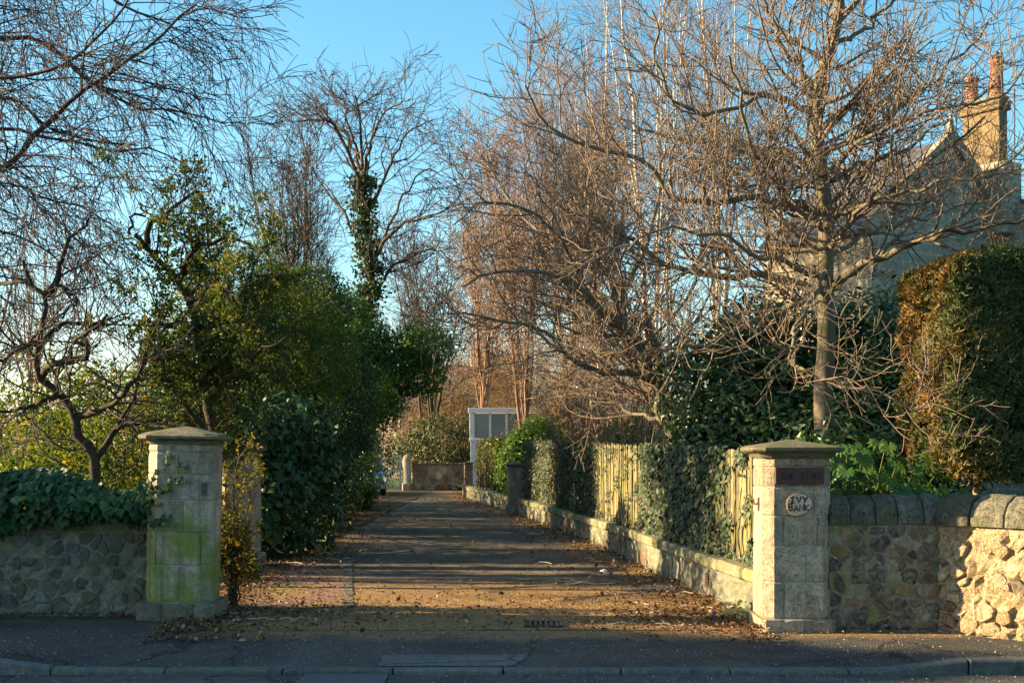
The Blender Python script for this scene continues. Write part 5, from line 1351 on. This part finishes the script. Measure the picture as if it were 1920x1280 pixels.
bush('end_shrub', (-3.0, 55.0, 0), 'dark shrub standing behind the far end wall', [(0, 0, 1.8, 1.5, 1.0, 1.4), (1.4, .2, 2.0, 1.2, .9, 1.4), (-1.2, .3, 1.6, 1.0, .8, 1.0)], 12000, .13, l_hedge, OV, clump=.3, per=22, stems=8)
bush('end_shrub', (-7.6, 57.5, 0), 'dark shrub seen through the lattice of the far gate', [(0, 0, 1.6, 1.6, .9, 1.5), (1.6, .2, 1.3, 1.3, .8, 1.3)], 8000, .14, l_dark, OV, clump=.3, per=22, stems=6)

def box_points(x0, x1, y0, y1, z0, z1, n, depth=.12, rr=.25):
    """points just under the faces of a rounded box with outward normals"""
    A = np.array([(y1 - y0) * (z1 - z0)] * 2 + [(x1 - x0) * (z1 - z0)] * 2 + [(x1 - x0) * (y1 - y0)] * 2); f = RNG.choice(6, n, p=A / A.sum())
    u = RNG.random((n, 3)); nr = np.zeros((n, 3)); ax = f // 2; sg = f % 2
    u[np.arange(n), ax] = sg; nr[np.arange(n), ax] = sg * 2 - 1
    lo, hi = np.array((x0, y0, z0)), np.array((x1, y1, z1)); p = lo + u * (hi - lo)
    c = np.clip(p, lo + rr, hi - rr); v = p - c; ln = np.linalg.norm(v, axis=1, keepdims=True)
    nr = np.where(ln > 1e-6, v / np.maximum(ln, 1e-6), nr); p = c + nr * np.minimum(ln, rr)
    lump = .06 * np.sin(p[:, 0] * 4.1 + p[:, 2] * 2.7) * np.cos(p[:, 1] * 3.7 + p[:, 2] * 3.1) + .04 * np.sin(p[:, 2] * 9 + p[:, 0] * 7 + p[:, 1] * 8)
    return p + nr * (lump - depth * RNG.random(n) ** 1.5)[:, None], nr

# clipped cypress
t = empty('clipped_cypress', (4.92, 13.5, .26), 'clipped boxy cypress with rusty brown patches on its sunlit side', 'tree')
p, nr = box_points(4.38, 8.6, 12.72, 14.45, 1.62, 3.62, 58000, .09, .15)
und = p[:, 2] < 1.95; p[und, 2] += RNG.uniform(-.28, .05, und.sum())
dirs = nr * .55 + np.array((0, 0, .8)) + RNG.normal(0, .4, p.shape)
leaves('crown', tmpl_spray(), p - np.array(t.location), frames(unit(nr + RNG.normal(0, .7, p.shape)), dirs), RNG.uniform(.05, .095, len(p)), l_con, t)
p2, nr2 = box_points(4.46, 8.5, 12.8, 14.37, 1.72, 3.54, 8000, .2, .15)
leaves('inner_foliage', LF, p2 - np.array(t.location), frames(nr2), RNG.uniform(.10, .17, len(p2)), l_dark, t)
T = limbs([([(4.92, 13.5, .2), (4.90, 13.5, 1.0), (4.93, 13.5, 1.7), (5.0, 13.5, 2.9)], .055, .03)], 10, .01)
S = sprout(T, 22, .7, (50, 85), (.4, .014), 5, .15, (0, 0, .05), .45, 1)
tubes('trunk', [(local(T, t.location), 8), (local(S, t.location), 3)], b_gold, t)

# clipped hedge by the far pillar
t = empty('clipped_hedge', (-.75, 40, .4), 'clipped hedge with a bright sunlit end on the far low wall', 'hedge')
p, nr = box_points(-.55, .05, 36.0, 43.6, .45, 2.0, 15000, .1, .12)
ang = (p[:, 1] - 34.0) * -.152; p[:, 0] += ang + .80
leaves('foliage', LF, p - np.array(t.location), frames(unit(nr + RNG.normal(0, .5, p.shape))), RNG.uniform(.07, .12, len(p)), l_hedge, t)
L = limbs([([(float(wall_x(q)) + .2, q, .26), (float(wall_x(q)) + .2, q, 1.7)], .03, .01) for q in np.arange(36, 43, .8)], 6, .03)
tubes('stems', [(local(L, t.location), 5), (local(sprout(L, 14, .3, rmin=.004), t.location), 3)], b_stem, t)

# golden brown thicket behind the fence
G = 'bare brown shrubs behind the fence'
def thicket(px, d, h, w, label, n, mat, tw=.006, lean=0.0):
    bx, by, _ = at(px, 845, d); base = (bx, by, .2); cs = []
    for i in range(n):
        a = RNG.uniform(0, 2 * PI); rr = w * math.sqrt(RNG.random()); hh = h * RNG.uniform(.65, 1.0)
        cs.append(([(bx + .35 * rr * math.cos(a), by + .35 * rr * math.sin(a), .2), (bx + .7 * rr * math.cos(a), by + .7 * rr * math.sin(a), hh * .6), (bx + 1.15 * rr * math.cos(a) + lean, by + rr * math.sin(a), hh)], .03, .008))
    L = limbs(cs, 12, .07)
    S1 = sprout(L, 0, h * .26, (25, 70), (.5, .014), 6, .2, (0, 0, -.02), .15, 1, .3, per_m=4.6, rmin=tw)
    S2 = sprout(S1, 0, h * .13, (25, 70), (.7, .009), 5, .24, (0, 0, -.06), .1, 1, .3, per_m=5.0, rmin=tw)
    put_tree('bare_shrub', base, label, [(L, 5)], [(S1, 3), (S2, 3)], mat, mat, cat='shrub', group=G, crown='twigs')
thicket(985, 50, 6.2, 2.0, 'golden brown bare shrub behind the glazed porch', 34, b_gold, .008)
thicket(1070, 44, 5.6, 1.8, 'golden brown bare thicket behind the green bush by the square pillar', 34, b_gold, .008)
thicket(880, 59, 6.3, 2.3, 'brown bare shrub rising over the far end wall', 30, b_gold, .010)
thicket(1110, 27, 3.4, 1.1, 'pale twiggy bush just behind the ivy fence', 26, b_red, .006)
thicket(1190, 23.5, 2.9, .8, 'thin twiggy bush behind the sunlit boards', 20, b_gold, .005)
thicket(1190, 33, 5.2, 1.6, 'tall brown thicket behind the leaning trunk', 30, b_red, .007)
thicket(790, 62, 5.2, 2.2, 'brown bare thicket behind the round headed gate post', 30, b_gold, .010)

# ------------------------------------------------------------------ fatsia: every hand-shaped leaf its own part
FT = tmpl_palm()
f_me = []
for v in (.1, .3, .5, .7, .9):
    f_me.append(mesh_np('leaf', *FT, var=np.full(len(FT[1]), v))); f_me[-1].materials.append(l_fats)
t = empty('fatsia', (3.45, 13.05, .26), 'fatsia with large hand shaped leaves over the shaded wall coping', 'shrub'); rk = random.Random(61); cs = []
for i in range(120):
    x = rk.uniform(-.75, 1.05); y = rk.uniform(-.42, .5); z = .78 + rk.random() ** .8 * .72 - .25 * abs(x) * rk.random()
    if y < -.25: z = max(z, 1.0)
    nrm = Vector((x * .5 + rk.uniform(-.4, .4), -.75 + rk.uniform(-.4, .3), .75 + rk.uniform(-.2, .3))).normalized(); dirv = Vector((x + rk.uniform(-.4, .4), -.5 + y, -.35 + rk.uniform(-.2, .2)))
    dirv = (dirv - nrm * dirv.dot(nrm)).normalized(); sx = dirv.cross(nrm); M3 = Matrix((sx, dirv, nrm)).transposed()
    o = obj('leaf', rk.choice(f_me), None, t, (x, y, z), M3.to_euler()); s = rk.uniform(.11, .185); o.scale = (s, s, s)
    st = Vector((3.45 + x * .25, 13.05 + y * .3 + .1, .4)); e = Vector((3.45 + x, 13.05 + y, .26 + z)); mid = (st + e) / 2 + Vector((x * .1, .0, .12))
    if i % 2 == 0: cs.append(([tuple(st), tuple(mid), tuple(e)], .009, .004))
b_stalk = bark_mat('fatsia_stalk', [(.09, .12, .03), (.15, .17, .05)])
for q in cs: tubes('stalk', [(local(limbs([q], 8, .012), t.location), 4)], b_stalk, t)

# ------------------------------------------------------------------ ivy on the left wall
IV = tmpl_ivy(); iv_me = []
for v in (.05, .25, .4, .55, .7, .88):
    iv_me.append(mesh_np('leaf', *IV, var=np.full(len(IV[1]), v))); iv_me[-1].materials.append(l_ivy)
t = empty('wall_ivy', (-4.6, 12.95, .95), 'thick dark green ivy mantle lying over the low mossy wall', 'ivy')
def ivy_top(x): return 1.40 + .09 * np.sin(x * 2.3 + 1) + .06 * np.sin(x * 5.1)
def ivy_low(x): return np.interp(x, [-10, -5.3, -4.9, -4.3, -3.9, -3.5], [.80, .84, .88, 1.0, .96, 1.02]) + .04 * np.sin(x * 9)
k = 6400; x = RNG.uniform(-8.0, -3.45, k); u = RNG.random(k); z = ivy_low(x) + u * (ivy_top(x) - ivy_low(x)); y = 12.76 - .22 * np.sin(PI * np.clip(u, .05, 1)) ** .6 + RNG.random(k) ** 1.4 * .25 + .03 * np.sin(x * 7 + z * 9)
top = RNG.random(k) < .25; y[top] = 12.62 + RNG.random(top.sum()) * .7; z[top] = ivy_top(x[top]) - .06 * RNG.random(top.sum())
pos = np.stack([x, y, z], -1); nr = unit(np.stack([RNG.normal(0, .4, k), -.8 + RNG.normal(0, .3, k), .55 + RNG.normal(0, .35, k)], -1)); dr = np.stack([RNG.normal(0, .5, k), -.3 + RNG.normal(0, .2, k), -.9 + 0 * x], -1)
leaves('foliage', IV, pos - np.array(t.location), frames(nr, dr), np.clip(RNG.lognormal(math.log(.068), .33, k), .03, .13), l_ivy, t, var=np.clip(RNG.normal(.42, .27, k), 0, 1), kind='stuff')
rk = random.Random(71)
def leaf_part(par, meshes, p, nrm, dirv, s):
    nrm = Vector(nrm).normalized(); dirv = Vector(dirv); dirv = (dirv - nrm * dirv.dot(nrm)).normalized(); sx = dirv.cross(nrm)
    o = obj('leaf', rk.choice(meshes), None, par, Vector(p) - par.location, Matrix((sx, dirv, nrm)).transposed().to_euler()); o.scale = (s, s, s)
for i in range(290):
    x = rk.uniform(-5.35, -3.45); u = rk.random(); z = float(ivy_low(x) + u * (ivy_top(x) - ivy_low(x))); y = 12.74 - .24 * math.sin(PI * max(.05, u)) ** .6 - rk.uniform(0, .02)
    leaf_part(t, iv_me, (x, y, z), (rk.gauss(0, .35), -.85, .5 + rk.gauss(0, .3)), (rk.gauss(0, .5), -.2, -.9), min(.125, max(.045, rk.gauss(.082, .022))))
# runners of ivy up the pillar face
ru = [([(-3.70, 12.62, 1.12), (-3.52, 12.42, 1.22), (-3.33, 12.40, 1.33), (-3.16, 12.40, 1.47)], .006, .003), ([(-3.68, 12.60, 1.22), (-3.50, 12.42, 1.36), (-3.36, 12.40, 1.50), (-3.28, 12.40, 1.60)], .006, .003), ([(-3.58, 12.47, .98), (-3.46, 12.41, .96), (-3.33, 12.40, .985)], .005, .003)]
RU = limbs(ru, 12, .01); tubes('runners', [(local(RU, t.location), 4)], b_stem, t)
p, nr, d = on_twigs(RU, 34, .028); p[:, 1] = np.minimum(p[:, 1], 12.42) - .014
leaves('runner_leaves', IV, p - np.array(t.location), frames(unit(np.stack([RNG.normal(0, .3, len(p)), -1 + 0 * d[:, 0], .3 + RNG.normal(0, .3, len(p))], -1)), d), RNG.uniform(.04, .065, len(p)), l_ivy, t)

# ------------------------------------------------------------------ ivy on the fence
t = empty('fence_ivy', (2.1, 18, .5), 'ivy climbing all over the board fence leaving gaps of bare boards', 'ivy')
def ivy_cover(y, z):
    """chance that ivy covers the boards at distance y, height z"""
    c = np.interp(y, [12.3, 12.9, 13.9, 14.4, 14.9, 15.6, 16.4, 16.8, 17.3, 18.3, 18.7, 19.1, 22.3, 22.9, 23.4, 33], [.01, .02, .05, .35, .92, .95, .9, .5, 1, 1, .4, .03, .05, .5, 1, 1])
    hang = np.clip((z - 1.45) * 1.2, 0, .15) * (y > 13.0); foot = np.clip((.68 - z) * 2.0, 0, .3)
    return np.clip(c + hang + foot + .25 * (np.sin(y * 5.3 + z * 4.1) * np.sin(z * 6.7 - y * 2.1)) * (c < .97), 0, 1)
k = 60000; y = 12.35 + 20.4 * RNG.random(k) ** 1.25; z0 = np.interp(y, [12.3, 33], [.50, .45]); h = np.interp(y, [12.3, 17, 22, 33], [1.63, 1.70, 1.76, 1.90])
z = z0 + (h - z0 + .05) * RNG.random(k); ok = RNG.random(k) < ivy_cover(y, z) * np.clip(.35 + 8 / y, 0, 1) * .62; y, z = y[ok], z[ok]; k = len(y)
thick = .03 + .09 * np.clip(ivy_cover(y, z), 0, 1) * (.6 + .4 * np.sin(y * 3.1 + z * 2)); x = wall_x(y) + .11 - thick * RNG.random(k) ** .6
pos = np.stack([x, y, z], -1); nr = unit(np.stack([-1 + RNG.normal(0, .3, k), -.35 + RNG.normal(0, .4, k), .45 + RNG.normal(0, .4, k)], -1)); dr = np.stack([RNG.normal(0, .3, k), RNG.normal(0, .5, k), -.9 + 0 * x], -1)
FR, SZ = frames(nr, dr), np.clip(RNG.lognormal(math.log(.047), .36, k), .02, .10); nearby = y < 20
leaves('foliage', IV, pos[nearby] - np.array(t.location), FR[nearby], SZ[nearby], l_fivy, t, kind='stuff')
leaves('far_foliage', tmpl_leaf(.85, .08, .1), pos[~nearby] - np.array(t.location), FR[~nearby], SZ[~nearby], l_fivy, t, kind='stuff')
fi_me = []
for v in (.1, .3, .5, .7, .86, .96):
    fi_me.append(mesh_np('leaf', *IV, var=np.full(len(IV[1]), v))); fi_me[-1].materials.append(l_fivy)
i = 0
while i < 280:
    y = rk.uniform(12.4, 17.5); z = rk.uniform(.5, 1.65)
    if rk.random() > float(ivy_cover(y, z)) - .05: continue
    leaf_part(t, fi_me, (float(wall_x(y)) + rk.uniform(-.03, .05), y, z), (-1 + rk.gauss(0, .25), -.4 + rk.gauss(0, .35), .4 + rk.gauss(0, .35)), (rk.gauss(0, .3), rk.gauss(0, .5), -.9), min(.10, max(.03, rk.gauss(.058, .018)))); i += 1
cs = []
for q in range(46):
    y = 12.5 + 20 * (q / 46) ** 1.3 + rk.uniform(-.2, .2); pts = []
    for j in range(5): yy = y + rk.uniform(-.15, .15); pts.append((float(wall_x(yy)) + .10, yy, .48 + j * .28))
    cs.append((pts, .010, .004))
for q in cs: tubes('stem', [(local(limbs([q], 12, .012), t.location), 4)], b_stem, t)

# ------------------------------------------------------------------ fallen leaves, twigs, small things on the ground
l_fall = leaf_mat('fallen_leaf', [(0, (.030, .015, .009)), (.35, (.085, .042, .022)), (.7, (.17, .09, .045)), (.93, (.28, .17, .085)), (1, (.38, .28, .16))], trans=.1, rough=.7, spec=.25)
k = 90000; y = 11.2 + 34 * RNG.random(k) ** 2.0; xr = wall_x(y); xl = hedge_x(y) - .3; u = RNG.random(k); x = xl + (xr - xl) * u
dr_, dl_ = xr - x, x - xl
dens = .95 * np.exp(-dr_ / .38) + .9 * np.exp(-np.maximum(dl_ - .3, 0) / .35) + .10 * np.exp(-((y - 13.4) / 1.6) ** 2) + .012
dens += .5 * np.exp(-((x - 1.7) / .6) ** 2 - ((y - 12.7) / .8) ** 2) + .4 * np.exp(-((x + 2.1) / .6) ** 2 - ((y - 13.0) / .5) ** 2)
dens *= np.where(y < 11.6, .25, 1); ok = RNG.random(k) < dens; x, y = x[ok], y[ok]; k = len(x)
pile = .05 * np.exp(-(wall_x(y) - x) / .25) * RNG.random(k)
pos = np.stack([x, y, zfoot(x, y) + .016 + RNG.random(k) * .012 + pile], -1)
x2 = np.concatenate([RNG.uniform(-9, -3.4, 900), RNG.uniform(2.9, 4.7, 700)]); y2 = np.concatenate([12.80 - .30 * RNG.random(900) ** 2, 12.0 - .35 * RNG.random(700) ** 2])
pos = np.vstack([pos, np.stack([x2, y2, np.full(len(x2), .012) + .03 * RNG.random(len(x2))], -1)]); k = len(pos)
leaves('fallen_leaves', tmpl_leaf(.62, .22, -.18), pos, frames(unit(np.stack([RNG.normal(0, .45, k), RNG.normal(0, .45, k), np.ones(k)], -1))), np.clip(RNG.lognormal(math.log(.036), .4, k), .015, .085), l_fall, None, kind='stuff', label='brown fallen leaves littering the drive edges and the wall foot')
k = 15000; x = RNG.uniform(-6, 6, k); y = np.where(RNG.random(k) < .35, RNG.uniform(9.3, 10.1, k), 10.25 + 1.6 * RNG.random(k)); ok = RNG.random(k) < .45 + .55 * np.sin(x * 1.7 + y * 2.3) ** 2; x, y = x[ok], y[ok]; k = len(x)
l_grit = leaf_mat('road_grit', [(0, (.07, .07, .07)), (.6, (.16, .155, .15)), (.9, (.32, .31, .29)), (1, (.55, .53, .5))], trans=0, rough=.85, spec=.2)
tet = (np.array([(-.5, -.35, 0), (.5, -.3, 0), (0, .55, 0), (.05, 0, .6)]), np.array([(0, 1, 3), (1, 2, 3), (2, 0, 3)]))
leaves('grit', tet, np.stack([x, y, np.where(y < 10.2, -.118, zfoot(x, y) + .001)], -1), frames(np.tile(np.array([[0, 0, 1.0]]), (k, 1))), np.clip(RNG.lognormal(math.log(.0065), .45, k), .003, .016), l_grit, None, kind='stuff', label='fine pale grit scattered over the footpath and road')
k = 52000; y = 11.5 + 6.0 * RNG.random(k) ** 1.3; x = RNG.uniform(-3.4, 4.4, k); ok = (x < wall_x(y) - .02) | (y < 11.75)
dn = .25 + .75 * np.exp(-((y - 13.2 - .12 * x) / 1.1) ** 2); ok &= RNG.random(k) < dn * (.5 + .5 * np.sin(x * 2.1 + y * 3.3) * np.sin(x * 1.3 - y * 2.2)); x, y = x[ok], y[ok]; k = len(x)
l_crumb = leaf_mat('leaf_crumb', [(0, (.09, .05, .02)), (.5, (.26, .16, .07)), (.85, (.46, .32, .15)), (1, (.55, .43, .25))], trans=.1, rough=.8, spec=.15)
leaves('leaf_crumbs', tmpl_leaf(.5, .2, -.1), np.stack([x, y, zfoot(x, y) + .012 + .008 * RNG.random(k)], -1), frames(unit(np.stack([RNG.normal(0, .8, k), RNG.normal(0, .5, k), np.ones(k)], -1))), RNG.uniform(.010, .026, k), l_crumb, None, kind='stuff', label='fine broken leaf litter and seeds strewn over the entrance')
tw = []
for q in range(60):
    y = 11.9 + 9 * RNG.random() ** 1.5; x = float(wall_x(y)) - RNG.random() ** 1.5 * 1.6 - .1 if q % 3 else float(hedge_x(y)) + RNG.random() * .9; a = RNG.uniform(0, PI); ln = RNG.uniform(.12, .5)
    tw.append(([(x, y, .025), (x + ln * .5 * math.cos(a), y + ln * .5 * math.sin(a) * .6, .032), (x + ln * math.cos(a), y + ln * math.sin(a) * .6, .022)], .006, .003))
tubes('fallen_twigs', [(limbs(tw, 7, .012), 4)], b_pale, None, kind='stuff', label='thin bare twigs scattered on the leaf litter')
for px, py, ln, a, lab in ((1105, 1098, .62, .15, 'pale fallen stick lying by the low wall'), (1240, 1108, .45, -.1, 'short stick in the leaves near the sunlit wall end'), (985, 982, .5, 1.2, 'crooked pale stick on the drive before the square pillar')):
    d = EYE * FOC / (py - 845); x = (px - 960) * d / FOC
    t = empty('fallen_stick', (x, d, .02), lab, 'stick')
    br = limbs([([(-ln / 2 * math.cos(a), -ln / 2 * math.sin(a), .01), (0, .03, .02), (ln / 2 * math.cos(a), ln / 2 * math.sin(a), .012)], .011, .006)], 9, .01); tubes('shaft', [(br, 6)], b_pale, t)
    tubes('side_twig', [(sprout(br, 2, .14, (30, 60), (.6, .006), 4, .15), 4)], b_pale, t)
# grey leaved plant at the foot of the sign pillar
l_grey = leaf_mat('grey_green_leaf', [(0, (.16, .19, .08)), (.5, (.26, .28, .14)), (1, (.34, .36, .20))], trans=.3, rough=.7)
gp = mesh_np('leaf', *tmpl_oval(.42, .06, .25), var=np.full(6, .5)); gp.materials.append(l_grey)
t = empty('foxglove_rosette', (2.17, 12.35, .03), 'pale green rosette of broad leaves at the foot of the sign pillar', 'plant')
for i in range(15):
    a = rk.uniform(0, 2 * PI); el = rk.uniform(.05, .7) ; dv = Vector((math.cos(a) - .3, math.sin(a) - .3, el)).normalized(); nv = Vector((0, 0, 1)) + Vector((rk.uniform(-.3, .3), -.3, 0))
    leaf_part(t, [gp], Vector(t.location) + dv * .03 + Vector((0, 0, .04 + (i % 4) * .03)), nv, dv, rk.uniform(.10, .19))
t = empty('paper_scrap', (1.22, 17.1, .02), 'crumpled white paper scrap on the leaves by the low wall', 'litter')
mb = MB(); q = [(math.cos(2 * PI * j / 9) * rk.uniform(.04, .07), math.sin(2 * PI * j / 9) * rk.uniform(.03, .05)) for j in range(9)]
mb.rings([[(a, b, .01 + rk.random() * .02) for a, b in q], [(a * .5, b * .5, .03 + rk.random() * .03) for a, b in q]]); obj('paper', mb.mesh('paper'), m_sign, t)
t = empty('bottle_cap', (1.98, 12.55, .06), 'small bright blue plastic cap among the leaves by the sign pillar', 'litter')
mb = MB(); mb.rings([[(r * math.cos(a), r * math.sin(a), z) for a in [2 * PI * j / 14 for j in range(14)]] for r, z in ((.022, 0), (.022, .016), (.018, .022))]); obj('cap', mb.mesh('cap'), plain_mat('blue_plastic', (.03, .04, .35), .4), t, rot=(.4, .3, 0))
